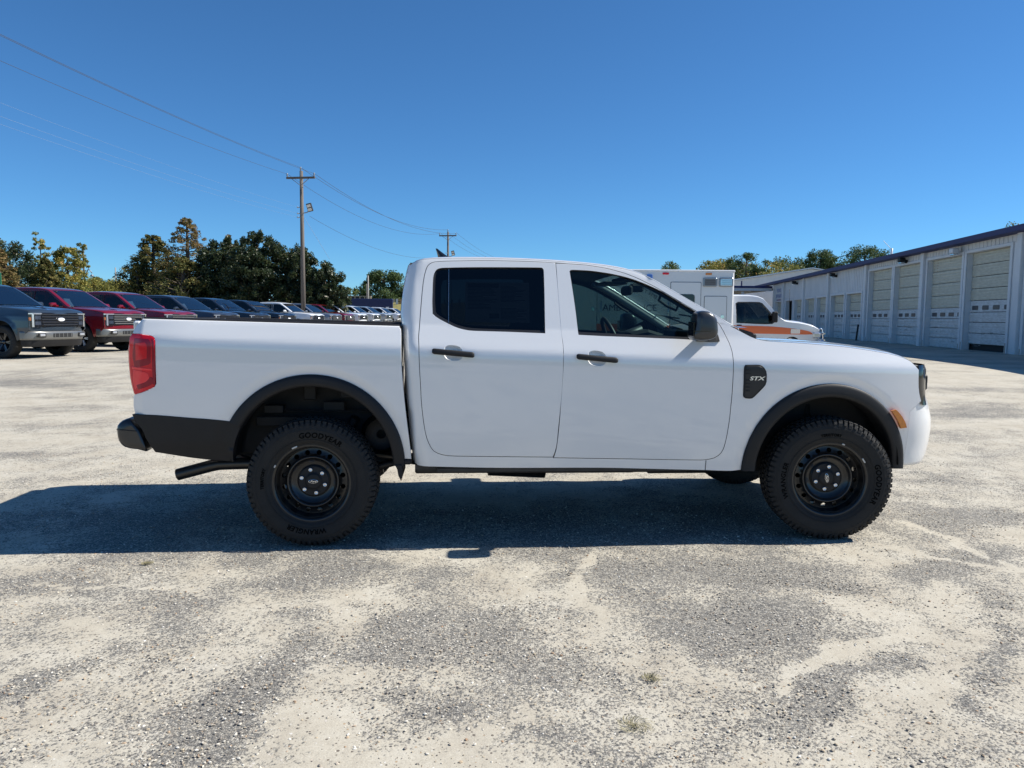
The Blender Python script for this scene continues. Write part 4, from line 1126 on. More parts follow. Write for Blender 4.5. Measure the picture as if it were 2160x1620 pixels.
for s in (-1, 1):
    for key, x, steer in (('r', 0.0, 0.0), ('f', 3.272, R(-8))):
        if wh_proto is None:
            w = empty('wheel'); w.parent = truck
            ty = base_ty.build('tyre', [M_RUBBER, M_RUBTXT], w)
            rim_mesh().build('steel_rim', M_RIMBLK, w, recalc=False)
            mb = MB(); mb.lathe([(.155, -.02), (.155, .0), (.06, .0)], 32); mb.lathe([(.19, -.06), (.19, -.07), (.0, -.07)], 32); mb.build('brake_disc', M_UNDER2, w)
            cap_mesh().build('hub_cap', M_BLKPL, w)
            badge_mesh().build('cap_badge', M_SILVER, w)
            lg = lug_mesh().build('lug_nut', M_LUG, w)
            for k in range(6):
                q = lg if k == 0 else lg.copy()
                if k: COL.objects.link(q)
                a = R(17 + 60 * k); q.location = (.0735 * math.cos(a), 0, .0735 * math.sin(a)); q.parent = w
            for a, l in ((R(66), .034), (R(26), .018)):
                mb = MB(); mb.box(-l / 2, l / 2, .098, .112, .236, .246, bev=.002); q = mb.build('wheel_weight', M_WEIGHT, w); q.rotation_euler = (0, -(a - PI / 2), 0)
            wh_proto = w
        else:
            w = copy_tree(wh_proto, truck)
        # the wheel is modelled with its outer face towards +y
        w.location = (x, s * .808, .395)
        base = Matrix.Rotation(0 if s > 0 else PI, 4, 'Z')
        M = Matrix.Translation((x, s * .808, .392)) @ Matrix.Rotation(steer, 4, 'Z') @ base @ Matrix.Rotation(spin[(s, key)], 4, 'Y')
        w.matrix_local = M

# ---- chassis, exhaust, running gear
mb = MB()
for y in (-.46, .46):
    mb.box(.60, 3.0, y - .04, y + .04, .36, .47, bev=.01); mb.box(-.95, .60, y - .04, y + .04, .52, .64, bev=.01)
    mb.box(2.9, 3.8, y - .04, y + .04, .44, .56, bev=.01)
for x in (-.9, -.3, .5, 1.2, 2.0, 2.7): mb.box(x - .05, x + .05, -.45, .45, .40 if x > .55 else .53, .46 if x > .55 else .61)
mb.box(.62, 2.60, -.83, .83, .455, .485); mb.box(.75, 2.35, -.855, -.80, .435, .475, bev=.01); mb.box(.75, 2.35, .80, .855, .435, .475, bev=.01)
mb.build('chassis_frame', M_UNDER2, truck)
mb = MB(); mb.box(1.05, 2.15, -.40, .10, .33, .46, bev=.04); mb.box(2.2, 2.9, -.30, .30, .30, .45, bev=.05); mb.build('fuel_tank', M_UNDER, truck)
mb = MB(); mb.tube([(0, -.68, .39), (0, .68, .39)], .045, 14); mb.lathe([(.0, -.13), (.10, -.11), (.15, -.03), (.15, .04), (.09, .11), (.0, .12)], 20, c=(0, .05, .40), axis='X'); mb.build('rear_axle', M_UNDER2, truck)
for y in (-.58, .58):
    mb = MB(); mb.tube([(-.62, y, .52), (-.3, y, .42), (0, y, .36), (.35, y, .42), (.62, y, .50)], .025, 8); mb.tube([(-.40, y, .40), (0, y, .345), (.40, y, .40)], .022, 8); mb.build('leaf_spring', M_UNDER2, truck)
    mb = MB(); mb.tube([(.02, y * .8, .36), (.22, y * 1.0, .75)], .03, 10); mb.build('shock_absorber', M_UNDER, truck)
mb = MB(); mb.lathe([(.13, .0), (.13, .10), (.05, .10), (.0, .10)], 24, c=(.40, -.70, .66), sgn=1); mb.lathe([(.10, -.03), (.10, .0), (.03, -.005)], 24, c=(.40, -.70, .66)); mb.build('filler_canister', M_UNDER, truck)
mb = MB(); mb.lathe([(.20, .0), (.30, .01), (.38, .05), (.38, .18), (.30, .22), (.20, .22)], 40, axis='Z', c=(-.55, .05, .42)); mb.build('spare_wheel', M_RUBBER, truck)
mb = MB()
mb.tube([(-.905, -.60, .385), (-.80, -.60, .413), (-.70, -.60, .440), (-.64, -.60, .452), (-.56, -.60, .455), (-.30, -.58, .455), (.1, -.5, .53), (.6, -.30, .42), (1.1, -.28, .40)], .038, 18, caps=False)
mb.tube([(-.895, -.60, .388), (-.80, -.60, .413), (-.70, -.60, .440)], .034, 18, caps=False, mi=1)
mb.tube([(1.1, -.28, .40), (1.5, -.28, .38)], .10, 18)
mb.build('exhaust_pipe', [pbr('exhaust_dark', (.06, .058, .055), .35, metal=.8, rvar=.1, vscale=20), M_SEAL], truck)
mb = MB()
for y in (-.55, .55):
    mb.tube([(3.1, y * .4, .36), (3.27, y * 1.15, .34), (3.5, y * .4, .38)], .025, 8); mb.tube([(3.2, y * .5, .72), (3.27, y * 1.1, .62)], .022, 8); mb.tube([(3.27, y, .36), (3.27, y * .9, .85)], .045, 10)
mb.tube([(3.272, -.66, .39), (3.272, .66, .39)], .03, 10)
mb.box(2.95, 3.75, -.40, .40, .34, .50, bev=.04)
mb.build('front_suspension', M_UNDER2, truck)
mb = MB(); mb.box(2.7, 3.80, -.46, .46, .55, 1.12, bev=.05); mb.box(2.60, 2.72, -.80, .80, .48, 1.25); mb.build('engine_bay_block', M_UNDER, truck)
for s in (-1, 1):
    mb = MB(); mb.prism([(3.66, .50), (3.735, .50), (3.735, .42), (3.72, .36), (3.70, .345), (3.685, .38)], s * .80, s * .58, bev=.006); mb.build('splash_guard', M_BLKPL, truck)

# ---- cabin
mb = MB(); mb.box(.62, 2.62, -.76, .76, .487, .54); mb.box(.60, .66, -.74, .74, .50, 1.33, bev=.01); mb.build('cabin_floor', M_CABIN, truck)
mb = MB(); rows = []
for i in range(16):
    x = .64 + 1.34 * i / 15; rows.append(full_row([(a, b * .975, c - .028) for a, b, c in top_row(x, roofz(x) - .020, roofz(x) + .008, Wcab, .03, 10)]))
mb.grid(rows); mb.build('headliner', M_CABIN, truck)
mb = MB()
mb.prism([(2.18, 1.02), (2.18, 1.20), (2.24, 1.262), (2.36, 1.288), (2.66, 1.262), (2.68, 1.0)], -.74, .74, bev=.02)
mb.prism([(2.16, 1.18), (2.20, 1.300), (2.34, 1.325), (2.46, 1.29), (2.4, 1.18)], .18, .60, bev=.02)
mb.build('dashboard', M_CABIN, truck)
mb = MB(); cx, cy, cz = 2.10, .38, 1.235
Mx = Matrix.Translation((cx, cy, cz)) @ Matrix.Rotation(R(-24), 4, 'Y')
ring = [(0, .185 * math.cos(2 * PI * k / 32), .185 * math.sin(2 * PI * k / 32)) for k in range(33)]
mb.tube(ring, .0165, 8, caps=False, xf=Mx)
for a in (0, 180, 270): mb.tube([(0, 0, 0), (0, .18 * math.cos(R(a)), .18 * math.sin(R(a)))], .016, 6, xf=Mx)
mb.lathe([(.0, -.03), (.06, -.03), (.065, .0), (.0, .02)], 18, axis='X', xf=Mx); mb.tube([(0, 0, 0), (.25, 0, -.02)], .04, 8, xf=Mx)
mb.build('steering_wheel', pbr('wheel_leather', (.05, .052, .055), .45), truck)
def seat(x, y, wd, rear=False):
    e = empty('rear_seat' if rear else 'front_seat'); e.parent = truck
    mb = MB(); mb.box(x - .05, x + .48, y - wd, y + wd, .66, .84, bev=.05); mb.build('seat_cushion', M_SEAT, e)
    mb = MB(); Mx = Matrix.Translation((x, y, .80)) @ Matrix.Rotation(R(-16), 4, 'Y'); mb.box(-.07, .07, -wd, wd, 0, .60, bev=.05, xf=Mx); mb.build('seat_back', M_SEAT, e)
    for yy in ((0,) if not rear else (-.3, .3)):
        mb = MB(); mb.box(-.05, .05, yy - .13, yy + .13, .64, .80, bev=.04, xf=Mx)
        for d in (-.05, .05): mb.tube([(0, yy + d, .56), (0, yy + d, .68)], .006, 6, xf=Mx)
        mb.build('headrest', M_SEAT, e)
seat(1.50, -.40, .25); seat(1.50, .40, .25); seat(.86, 0, .62, True)
mb = MB()
for s in (-1, 1):
    pts = [(x, s * (Wcab(x, roofz(x) - .02) - .045), roofz(x) - .045) for x in (1.98, 2.08, 2.2, 2.35, 2.5, 2.62)]
    mb.tube(pts, .030, 10, radii=[.018, .026, .028, .030, .032, .036])
mb.build('pillar_trim', M_CABLT, truck)
mb = MB(); mb.box(2.10, 2.14, -.13, .12, 1.575, 1.645, bev=.015); mb.tube([(2.12, 0, 1.62), (2.19, 0, 1.665)], .012, 8); mb.box(2.14, 2.24, -.05, .05, 1.60, 1.66, bev=.015); mb.build('rear_view_mirror', M_CABIN, truck)
for s in (-1, 1):
    mb = MB()
    P = lambda x: (x, s * (Wcab(x, roofz(x) - .05) - .085), roofz(x) - .115)
    a, b = P(2.18), P(2.29); mb.tube([(a[0], a[1] + s * .05, a[2] + .03), a, ((a[0] + b[0]) / 2, a[1], (a[2] + b[2]) / 2 - .006), b, (b[0], b[1] + s * .05, b[2] + .03)], .009, 8)
    mb.build('grab_handle', M_CABIN, truck)
for y in (-.33, .33):
    mb = MB(); mb.box(1.98, 2.16, y - .2, y + .2, 1.665, 1.685, bev=.006, xf=Matrix.Rotation(0, 4, 'Y')); mb.build('sun_visor', M_CABIN, truck)
# ------------------------------------------------------------------ the row of full-size pickups on the left
# local frame: x forward from the front axle, y to the truck's left, z up
def WT(x, z):
    t = [(.30, .90), (.42, .955), (.55, .985), (.75, 1.0), (.95, .995), (1.06, .985), (1.12, .965), (1.20, .945), (1.32, .925), (1.36, .915), (1.60, .845), (1.86, .765), (1.95, .72)]
    w = lerpl(t, z)
    if x > .35: w -= .16 * (x - .35) ** 2
    r = math.hypot(x, z - .46); w += .03 * (1 - sst(.48, .62, r))
    r = math.hypot(x + 3.7, z - .46); w += .03 * (1 - sst(.48, .62, r))
    return w
TROOF = [(-3.60, 1.50), (-3.52, 1.78), (-3.40, 1.87), (-3.0, 1.915), (-2.4, 1.935), (-1.9, 1.925), (-1.6, 1.895), (-1.42, 1.855), (-1.1, 1.69), (-.8, 1.52), (-.52, 1.36)]
THOOD = [(-.60, 1.335), (-.3, 1.315), (.1, 1.295), (.5, 1.265), (.75, 1.235), (.86, 1.205), (.90, 1.165)]
def trz(x): return lerpl(TROOF, x)
def thz(x): return lerpl(THOOD, x)
TPAINT = pbr('row_paint_grey', (.034, .048, .064), .28, metal=.35, coat=1)
TM = {'grey': TPAINT, 'red': pbr('row_paint_red', (.20, .004, .012), .26, metal=.25, coat=1), 'dark': pbr('row_paint_slate', (.040, .048, .065), .28, metal=.35, coat=1),
      'black': pbr('row_paint_black', (.010, .010, .013), .2, coat=1), 'white': pbr('row_paint_white', (.72, .74, .76), .3, coat=1), 'silver': pbr('row_paint_silver', (.24, .27, .31), .28, metal=.5, coat=1),
      'pale': pbr('row_paint_pale_grey', (.40, .43, .46), .3, metal=.3, coat=1)}
M_WSR = glass('row_windscreen', (.24, .32, .38), .95, ior=3.4)
M_SGR = glass('row_side_glass', (.12, .14, .14), .9, ior=1.6)
M_BUMP = pbr('row_bumper_grey', (.20, .20, .19), .35, metal=.6, coat=.3)
TROOT = empty('full_size_pickup')
def wing():
    mb = MB()
    out = [(-.52, 1.345)] + [(x, z - .03) for x, z in THOOD[1:-1]] + [(.885, 1.13), (.90, 1.05), (.90, .74), (.72, .60), (.52, .46)] + arc(0, .46, .50, 2, 178, 24)[0:] + \
          [(-.52, .42), (-3.18, .42)] + arc(-3.7, .46, .50, 2, 178, 24) + [(-4.85, .55), (-4.92, .80), (-4.92, 1.36), (-3.62, 1.36), (-3.60, 1.46)] + \
          [(x, z - .025) for x, z in TROOF[1:]][:-1]
    winF = [(-.72, 1.40), (-.78, 1.43), (-1.06, 1.585), (-1.36, 1.755), (-1.50, 1.805), (-1.95, 1.82), (-1.95, 1.36), (-1.05, 1.335), (-.80, 1.345)]
    winR = [(-2.06, 1.82), (-2.80, 1.815), (-3.16, 1.77), (-3.24, 1.65), (-3.22, 1.40), (-2.06, 1.36)]
    for s in (-1, 1): panel(mb, smooth_poly(out, .08, 28), [smooth_poly(winF, .08, 30), smooth_poly(winR, .08, 30)], WT, s, .11, .03, zstep=.05)
    # roof
    mb.grid([full_row(top_row(x, trz(x) - .025, trz(x) + .02, WT, .04, 8)) for x in [-3.52 + i * .16 for i in range(14)]])
    for s in (-1, 1):
        mb.grid([[(a, s * b, c) for a, b, c in top_row(x, trz(x) - .025, trz(x) + .012, WT, .04, 10)[:4]] for x in [-1.43 + i * .10 for i in range(10)]])
    mb.grid([full_row(top_row(x, trz(x) - .025, trz(x) + .015, WT, .04, 8)) for x in (-1.45, -1.38)])
    mb.grid([[(-3.60 + .02 * (z - 1.3), y, z) for y in (-.85, 0, .85)] for z in (.6, 1.1, 1.40)])
    mb.box(-4.90, -3.65, -.86, .86, .80, .84)
    mb.box(-4.94, -4.88, -.90, .90, .62, 1.38, bev=.02)
    # hood with two raised shoulders
    rows = []
    for i in range(22):
        x = -.52 + (.90 + .52) * i / 21; ze = thz(x) - .03
        h = top_row(x, ze, ze + .065, WT, .05, 12, k2=.6); bow = .07 * sst(.2, .9, x)
        rows.append(full_row([(a + bow * (1 - (b / h[0][1]) ** 2), b, c - .022 * sst(.42, .30, abs(b)) * sst(-.5, 0, a)) for a, b, c in h]))
    mb.grid(rows)
    mb.grid([rows[-1], [(a + .012, b, c - .045) for a, b, c in rows[-1]]])
    # panel between lamps and bumper
    mb.grid([[(x, y, z) for x, y in bez((.70, WT(.70, z)), (.90, WT(.8, z) - .0), (.955, .66), (.965, 0), 14)] + [(x, -y, z) for x, y in bez((.70, WT(.70, z)), (.90, WT(.8, z)), (.955, .66), (.965, 0), 14)[::-1][1:]] for z in (.70, .74, .78, .80)])
    mb.build('body', TPAINT, TROOT, recalc=False)
    # dark backing ahead of the engine bay
    mb = MB(); mb.box(-.5, .86, -.80, .80, .50, 1.13, bev=.05); mb.box(-3.55, -.6, -.90, .90, .40, 1.26); mb.box(-4.8, -3.5, -.5, .5, .45, .80)
    mb.build('inner_structure', M_UNDER, TROOT)
    for win, nm in ((winF, 'front_side_window'), (winR, 'rear_side_window')):
        for s in (-1, 1):
            mb = MB(); panel(mb, smooth_poly(win, .08, 30), (), WT, s, .2, 0, lift=-.015); mb.build(nm, M_SGR, TROOT, recalc=False)
    for s in (-1, 1):
        mb = MB(); mb.tube([(-.72, s * (WT(-.9, 1.36) + .004), 1.34), (-1.95, s * (WT(-1.9, 1.34) + .004), 1.345), (-3.2, s * (WT(-3, 1.36) + .004), 1.375)], .012, 6); mb.build('window_trim', M_SEAL, TROOT)
    for x0 in (-2.0,):
        for s in (-1, 1):
            mb = MB(); mb.prism([(-1.96, 1.37), (-2.05, 1.37), (-2.05, 1.81), (-1.96, 1.81)], 0, 1); mb.v = [(x, s * (WT(x, z) + .002 - .02 * y), z) for x, y, z in mb.v]; mb.build('door_pillar', M_SEAL, TROOT)
    mb = MB(); mb.grid([full_row(top_row(x, trz(x) - .03, trz(x) + .012, WT, .04, 10)[3:]) for x in [-1.40 + i * .1 for i in range(10)]]); mb.build('windscreen', M_WSR, TROOT)
    mb = MB(); mb.box(-.60, -.38, -.86, .86, 1.28, 1.335, bev=.01); mb.build('cowl', M_SEAL, TROOT)
    mb = MB(); mb.box(-1.6, -.62, -.80, .80, 1.20, 1.31, bev=.03)
    for y in (-.4, .4):
        mb.box(-2.15, -2.0, y - .22, y + .22, 1.0, 1.55, bev=.05); mb.box(-2.16, -2.06, y - .12, y + .12, 1.55, 1.72, bev=.04)
    mb.box(-3.2, -3.05, -.6, .6, 1.0, 1.6, bev=.05)
    mb.build('cabin_trim', M_CABIN, TROOT)
    mb = MB(); mb.add([(-1.02, -.42, 1.36), (-1.02, -.18, 1.36), (-1.20, -.18, 1.60), (-1.20, -.42, 1.60)], [(0, 1, 2, 3)]); mb.build('dash_paper', M_PAPER, TROOT)
    mb = MB()
    q = top_row(-1.32, trz(-1.32) - .03, trz(-1.32) + .012, WT, .04, 10)[4]
    mb.prism([(q[0] + .045 * math.cos(a * PI / 6), -q[1] + .035 + .045 * math.sin(a * PI / 6)) for a in range(12)], q[2] + .012, q[2] + .010, 'XY')
    mb.build('inspection_sticker', pbr('sticker_pale', (.65, .75, .72), .6), TROOT)
    for s in (-1, 1):
        mb = MB(); mb.box(-1.00, -.84, min(s * 1.0, s * 1.24), max(s * 1.0, s * 1.24), 1.335, 1.46, bev=.045); mb.tube([(-.92, s * .9, 1.36), (-.92, s * 1.05, 1.37)], .035, 8); mb.build('door_mirror', TPAINT, TROOT)
        for x in (-1.80, -3.0):
            mb = MB(); mb.box(x - .12, x + .12, 0, .03, 1.07, 1.10, bev=.01); mb.v = [(a, s * (WT(a, c) + b), c) for a, b, c in mb.v]; mb.build('door_handle', TPAINT, TROOT)
    # grille
    g = empty('grille'); g.parent = TROOT
    mb = MB(); mb.prism([(-.66, 1.14), (-.60, 1.165), (.60, 1.165), (.66, 1.14), (.62, .86), (.55, .80), (-.55, .80), (-.62, .86)], .975, .90, 'YZ', bev=.01); mb.build('grille_surround', M_BLKGL, g)
    for k in range(5):
        z = .855 + k * .066
        mb = MB(); w = .57 + .05 * sst(.80, .95, z); mb.box(.972, 1.000, -w, w, z - .016, z + .016, bev=.008); mb.build('grille_bar', pbr('row_grille_bar', (.035, .036, .04), .3, metal=.4, coat=.5), g)
    mb = MB(); mb.prism([(.125 * math.cos(a * PI / 12), .99 + .052 * math.sin(a * PI / 12)) for a in range(24)], 1.022, .99, 'YZ', bev=.008); mb.build('oval_badge', M_SILVER, g)
    mb = MB(); mb.prism([(.108 * math.cos(a * PI / 12), .99 + .040 * math.sin(a * PI / 12)) for a in range(24)], 1.0235, 1.02, 'YZ')
    mb.build('badge_field', pbr('badge_white', (.70, .71, .73), .35), g)
    for s in (-1, 1):
        h = empty('headlight'); h.parent = TROOT
        def hp(y, z, d=0): # surface across the corner
            t = (abs(y) - .62) / (.965 - .62); xx = .972 - .03 * t - .16 * max(0, t - .45) ** 1.6
            return (xx + d, s * abs(y), z)
        mb = MB(); mb.grid([[hp(y, z) for y in (.60, .68, .76, .83, .88, .92, .945, .96)] for z in (.80, .88, .96, 1.04, 1.12, 1.15)]); mb.build('lamp_housing', M_BLKGL, h)
        mb = MB(); mb.grid([[hp(y, z, .008) for y in (.60, .70, .80, .88, .93, .958)] for z in (1.118, 1.148)]); mb.grid([[hp(y, z, .008) for y in (.835, .885)] for z in (.80, 1.118)]); mb.build('day_light_strip', M_LAMP, h)
        mb = MB(); mb.grid([[hp(y, z, .006) for y in (.64, .72, .81)] for z in (.99, 1.085)]); mb.grid([[hp(y, z, .006) for y in (.64, .72, .81)] for z in (.85, .94)]); mb.build('lamp_projector', pbr('row_projector', (.12, .14, .18), .08, metal=.7, coat=1), h)
        mb = MB(); mb.grid([[hp(y, z, .006) for y in (.90, .925, .95)] for z in (.96, 1.04)]); mb.build('turn_signal', pbr('row_amber', (.30, .10, .03), .2, coat=1), h)
    # bumper
    def brow(z, xf, dy=0):
        a = bez((.62, WT(.5, .6) + dy), (.86, WT(.6, .6) + dy), (xf - .01, .74), (xf, .35), 10) + [(xf, 0)]
        return [(x, y, z) for x, y in a] + [(x, -y, z) for x, y in a[::-1][1:]]
    mb = MB(); mb.grid([brow(.47, 1.0, -.03), brow(.475, 1.03), brow(.52, 1.045), brow(.64, 1.05), brow(.685, 1.035), brow(.695, .99, -.02)]); mb.build('front_bumper', M_BUMP, TROOT)
    mb = MB(); mb.box(1.02, 1.058, -.33, .33, .535, .64, bev=.01); 
    mb.build('bumper_opening', M_SEAL, TROOT)
    for k in range(5):
        mb = MB(); y = -.28 + .14 * k; mb.box(1.055, 1.064, y - .01, y + .01, .54, .635); mb.build('opening_bar', M_BUMP, TROOT)
    for s in (-1, 1):
        f = empty('fog_lamp'); f.parent = TROOT
        mb = MB(); mb.box(1.01, 1.052, min(s * .55, s * .80), max(s * .55, s * .80), .54, .65, bev=.012); mb.build('fog_bezel', M_SEAL, f)
        mb = MB(); mb.box(1.04, 1.062, min(s * .59, s * .76), max(s * .59, s * .76), .565, .63, bev=.012); mb.build('fog_lens', M_LAMP, f)
    mb = MB(); mb.grid([brow(.30, .93, -.06), brow(.38, .99, -.03), brow(.47, 1.02, -.03)]); mb.build('lower_valance', M_BLKPL, TROOT)
    # wheels
    wp = None
    for x in (0, -3.70):
        for s in (-1, 1):
            if wp is None:
                w = empty('wheel'); w.parent = TROOT
                mb = MB(); mb.lathe([(.25, .10), (.27, .13), (.36, .14), (.40, .125), (.415, .09), (.418, 0), (.415, -.09), (.36, -.14), (.25, -.12)], 36)
                mb.build('tyre', M_RUBBER, w)
                mb = MB(); mb.lathe([(.26, .125), (.25, .13), (.24, .11), (.235, .02), (.0, .02)], 36); mb.build('rim', M_RIMBLK, w)
                for k in range(6):
                    for d in (-.10, .10):
                        mb = MB(); a = 2 * PI * k / 6
                        p = lambda r, an, h: (r * math.cos(an), h, r * math.sin(an))
                        vs = [p(.04, a - .3, .075), p(.04, a + .3, .075), p(.245, a + d + .055, .125), p(.245, a + d - .055, .125)]
                        vs += [(x_, y_ - .03, z_) for x_, y_, z_ in vs]
                        mb.add(vs, [(0, 1, 2, 3), (4, 7, 6, 5), (0, 4, 5, 1), (1, 5, 6, 2), (2, 6, 7, 3), (3, 7, 4, 0)])
                        mb.build('spoke', pbr('bright_alloy', (.62, .63, .65), .3, metal=.5), w)
                mb = MB(); mb.lathe([(.06, .06), (.055, .095), (.0, .10)], 16); mb.build('wheel_cap', M_BLKGL, w)
                wp = w
            else: w = copy_tree(wp, TROOT)
            w.location = (x, s * .865, .415); w.rotation_euler = (0, 0, 0 if s > 0 else PI); w.scale = (1 / .88, 1 / .96, 1)
wing()
SP_STEEL = pbr('row_spoke_black', (.018, .018, .02), .3, coat=.6)
ROW = [ # x, y of the front right wheel, colour, chrome, label
 (-12.78, 18.95, 'grey', 0, 'blue grey pickup with black grille and silver oval badge, nearest of the parked row'),
 (-12.78, 22.4, 'red', 1, 'deep red pickup with bright multi-spoke wheels, right behind the blue grey one'),
 (-12.75, 26.2, 'red', 1, 'second deep red pickup in the row, its grille hidden behind the white tailgate'),
 (-12.75, 30.5, 'dark', 0, 'slate blue pickup parked beside the second deep red one'),
 (-12.75, 34.6, 'black', 0, 'first black pickup in the row, next to the slate blue one'),
 (-12.75, 38.9, 'black', 0, 'second black pickup in the row, beside the first white one'),
 (-12.75, 45.0, 'white', 0, 'white pickup between the black one and the silver grey one'),
 (-12.75, 49.7, 'silver', 1, 'silver grey pickup below the utility pole, with chrome grille'),
 (-12.75, 53.9, 'red', 1, 'small looking red pickup squeezed between silver grey and white ones'),
 (-12.75, 58.9, 'white', 0, 'white pickup just past the far red one'),
 (-12.75, 64.9, 'white', 0, 'white pickup in front of the navy blue banner'),
 (-12.75, 71.3, 'pale', 0, 'pale grey pickup with its front turned to the lot, beyond the navy banner'),
 (-12.75, 79.0, 'white', 0, 'white pickup beside the pale grey one near the end of the row'),
 (-12.75, 87.3, 'white', 0, 'farthest white pickup, half cut off by the cab of the big one'),
]
def paint(o, key, chrome):
    for ch in [o] + list(o.children_recursive):
        if ch.type != 'MESH': continue
        for sl in ch.material_slots:
            if sl.material == TPAINT and key != 'grey':
                sl.link = 'OBJECT'; sl.material = TM[key]
            elif chrome and ch.name.startswith('grille_bar'):
                sl.link = 'OBJECT'; sl.material = pbr('row_grille_satin', (.30, .29, .27), .3, metal=.8)
            elif not chrome and ch.name.startswith('spoke'):
                sl.link = 'OBJECT'; sl.material = SP_STEEL
row_obj = []
for i, (x, y, key, ch, lab) in enumerate(ROW):
    o = TROOT if i == 0 else copy_tree(TROOT)
    row_obj.append(o)
for o, (x, y, key, ch, lab) in zip(row_obj, ROW):
    # place by the near front wheel
    h = R(-12); o.rotation_euler = (0, 0, h); o.scale = (.88, .96, 1)
    o.location = (x - .83 * math.sin(h), y + .83 * math.cos(h), gz(y))
    tag(o, lab, 'pickup truck', 'pickups parked in a row on the left')
    paint(o, key, ch)
# ------------------------------------------------------------------ ambulance behind the pickup
AX, AY = 6.45, 22.0; AZ = gz(22)
amb = empty('ambulance', (AX, AY, AZ), R(0), 'white van ambulance with orange stripe and square box body behind the white pickup', 'ambulance')
M_AW = pbr('ambulance_white', (.70, .71, .72), .35, coat=.8)
M_ORG = pbr('orange_stripe', (.72, .13, .025), .4, coat=.6)
BL, BD = 4.95, 2.35
# local: x = 0 at the front wall of the box, near side at y = 0, far side y = BD
mb = MB(); mb.box(-BL, 0, 0, BD, .55, 2.56, bev=.05)
mb.build('patient_box', M_AW, amb)
mb = MB(); mb.box(-BL - .01, .012, -.012, BD + .01, 2.50, 2.565, bev=.02); mb.build('roof_rail', M_AW, amb)
def door_frame(x0, x1, z0, z1):
    f = empty('locker_door'); f.parent = amb
    mb = MB(); o = rrect(x0, x1, z0, z1, .03); mb.prism(o, -.020, .0, bev=.006); mb.build('door_leaf', M_AW, f)
    mb = MB(); a = rrect(x0 - .015, x1 + .015, z0 - .015, z1 + .015, .035); b = rrect(x0, x1, z0, z1, .03)
    n = len(a); mb.add([(x, -.003, z) for x, z in a] + [(x, -.003, z) for x, z in b], [(i, (i + 1) % n, n + (i + 1) % n, n + i) for i in range(n)])
    mb.build('door_gasket', pbr('gasket', (.10, .10, .11), .7), f)
    mb = MB(); mb.prism(rrect(x1 - .16, x1 - .06, (z0 + z1) / 2 - .05, (z0 + z1) / 2 + .05, .02), -.032, -.018, bev=.004); mb.build('paddle_latch', M_CHROME, f)
    return f
door_frame(-.86, -.22, .62, 1.80); f2 = door_frame(-1.85, -.98, .62, 2.20); door_frame(-4.80, -4.0, .62, 2.20)
mb = MB(); mb.prism(rrect(-1.72, -1.15, 1.50, 1.86, .08), -.030, -.012, bev=.01); mb.build('box_window', M_BLKGL, f2)
for x0 in (-.92, -.45):
    l = empty('scene_light'); l.parent = amb
    mb = MB(); mb.prism(rrect(x0, x0 + .40, 2.08, 2.34, .04), -.05, 0, bev=.015); mb.build('light_bezel', pbr('dull_chrome', (.30, .31, .33), .3, metal=.8), l)
    mb = MB(); mb.prism(rrect(x0 + .035, x0 + .365, 2.115, 2.305, .03), -.056, -.03, bev=.006); mb.build('light_lens', M_LAMP if x0 > -.6 else pbr('led_lens', (.13, .135, .14), .35), l)
    mb = MB()
    for k in range(3): mb.box(x0 + .06, x0 + .34, -.060, -.055, 2.15 + k * .05, 2.155 + k * .05)
    mb.build('lens_rib', M_SEAL, l)
mb = MB(); mb.prism(rrect(-2.56, -2.40, 2.26, 2.42, .02), -.05, 0, bev=.01); mb.build('blue_marker_lamp', pbr('blue_lens', (.05, .14, .50), .15, coat=1), amb)
mb = MB()
mb.box(-BL, 0, -.006, -.001, .74, .98)
mb.build('box_stripe', M_ORG, amb)
def amb_text(s, size, x, z, arcr=None, name='lettering'):
    mb = MB()
    if arcr is None: add_text(mb, s, size, lambda u, v: (x + u, -.016, z + v), bold=0)
    else:
        add_text(mb, s, size, lambda u, v: (x + (arcr + v) * math.sin(u / arcr), -.016, z - arcr + (arcr + v) * math.cos(u / arcr)), bold=0, spacing=1.05)
    mb.build(name, pbr('letter_navy', (.02, .025, .06), .5), amb)
amb_text('AMBULANCE', .27, -3.04, 1.36)
amb_text('SU          COUNTY EMS', .15, -3.02, 1.98, 1.1)
# cab
def WAm(x, z):
    w = lerpl([(.5, .98), (.8, 1.0), (1.25, .99), (1.40, .96), (1.90, .86)], z)
    if x > 1.4: w -= .10 * (x - 1.4) ** 2
    return w
CY = BD / 2
cab_p = [(0, .55), (0, 1.83), (.55, 1.83), (.80, 1.80), (.95, 1.74), (1.15, 1.52), (1.45, 1.18), (1.58, 1.10), (1.70, 1.075), (2.10, 1.03), (2.45, .95), (2.62, .86), (2.66, .78), (2.66, .55), (2.30, .45)] + arc(1.82, .38, .27, 15, 165, 16) + [(1.52, .45), (.1, .45)]
win = [(.17, 1.06), (.15, 1.60), (.20, 1.63), (.83, 1.63), (.90, 1.60), (1.22, 1.22), (1.27, 1.10), (1.20, 1.04), (.95, 1.03)]
mb = MB()
for s in (-1, 1): panel(mb, smooth_poly(cab_p, .08, 25), [smooth_poly(win, .07, 30)], WAm, s, .1, .03)
CT = [(0, 1.83), (.55, 1.83), (.80, 1.80), (.95, 1.74), (1.02, 1.66)]
mb.grid([full_row(top_row(x, z, z + .06, WAm, .06, 8)) for x, z in CT])
CH = [(1.45, 1.18), (1.58, 1.10), (1.70, 1.075), (2.10, 1.03), (2.45, .95), (2.62, .86), (2.66, .80)]
mb.grid([full_row([(a + .06 * sst(2.1, 2.6, a) * (1 - (b / 1.0) ** 2), b, c) for a, b, c in top_row(x, z, z + .09, WAm, .06, 10)]) for x, z in CH])
mb.v = [(x, y + CY, z) for x, y, z in mb.v]
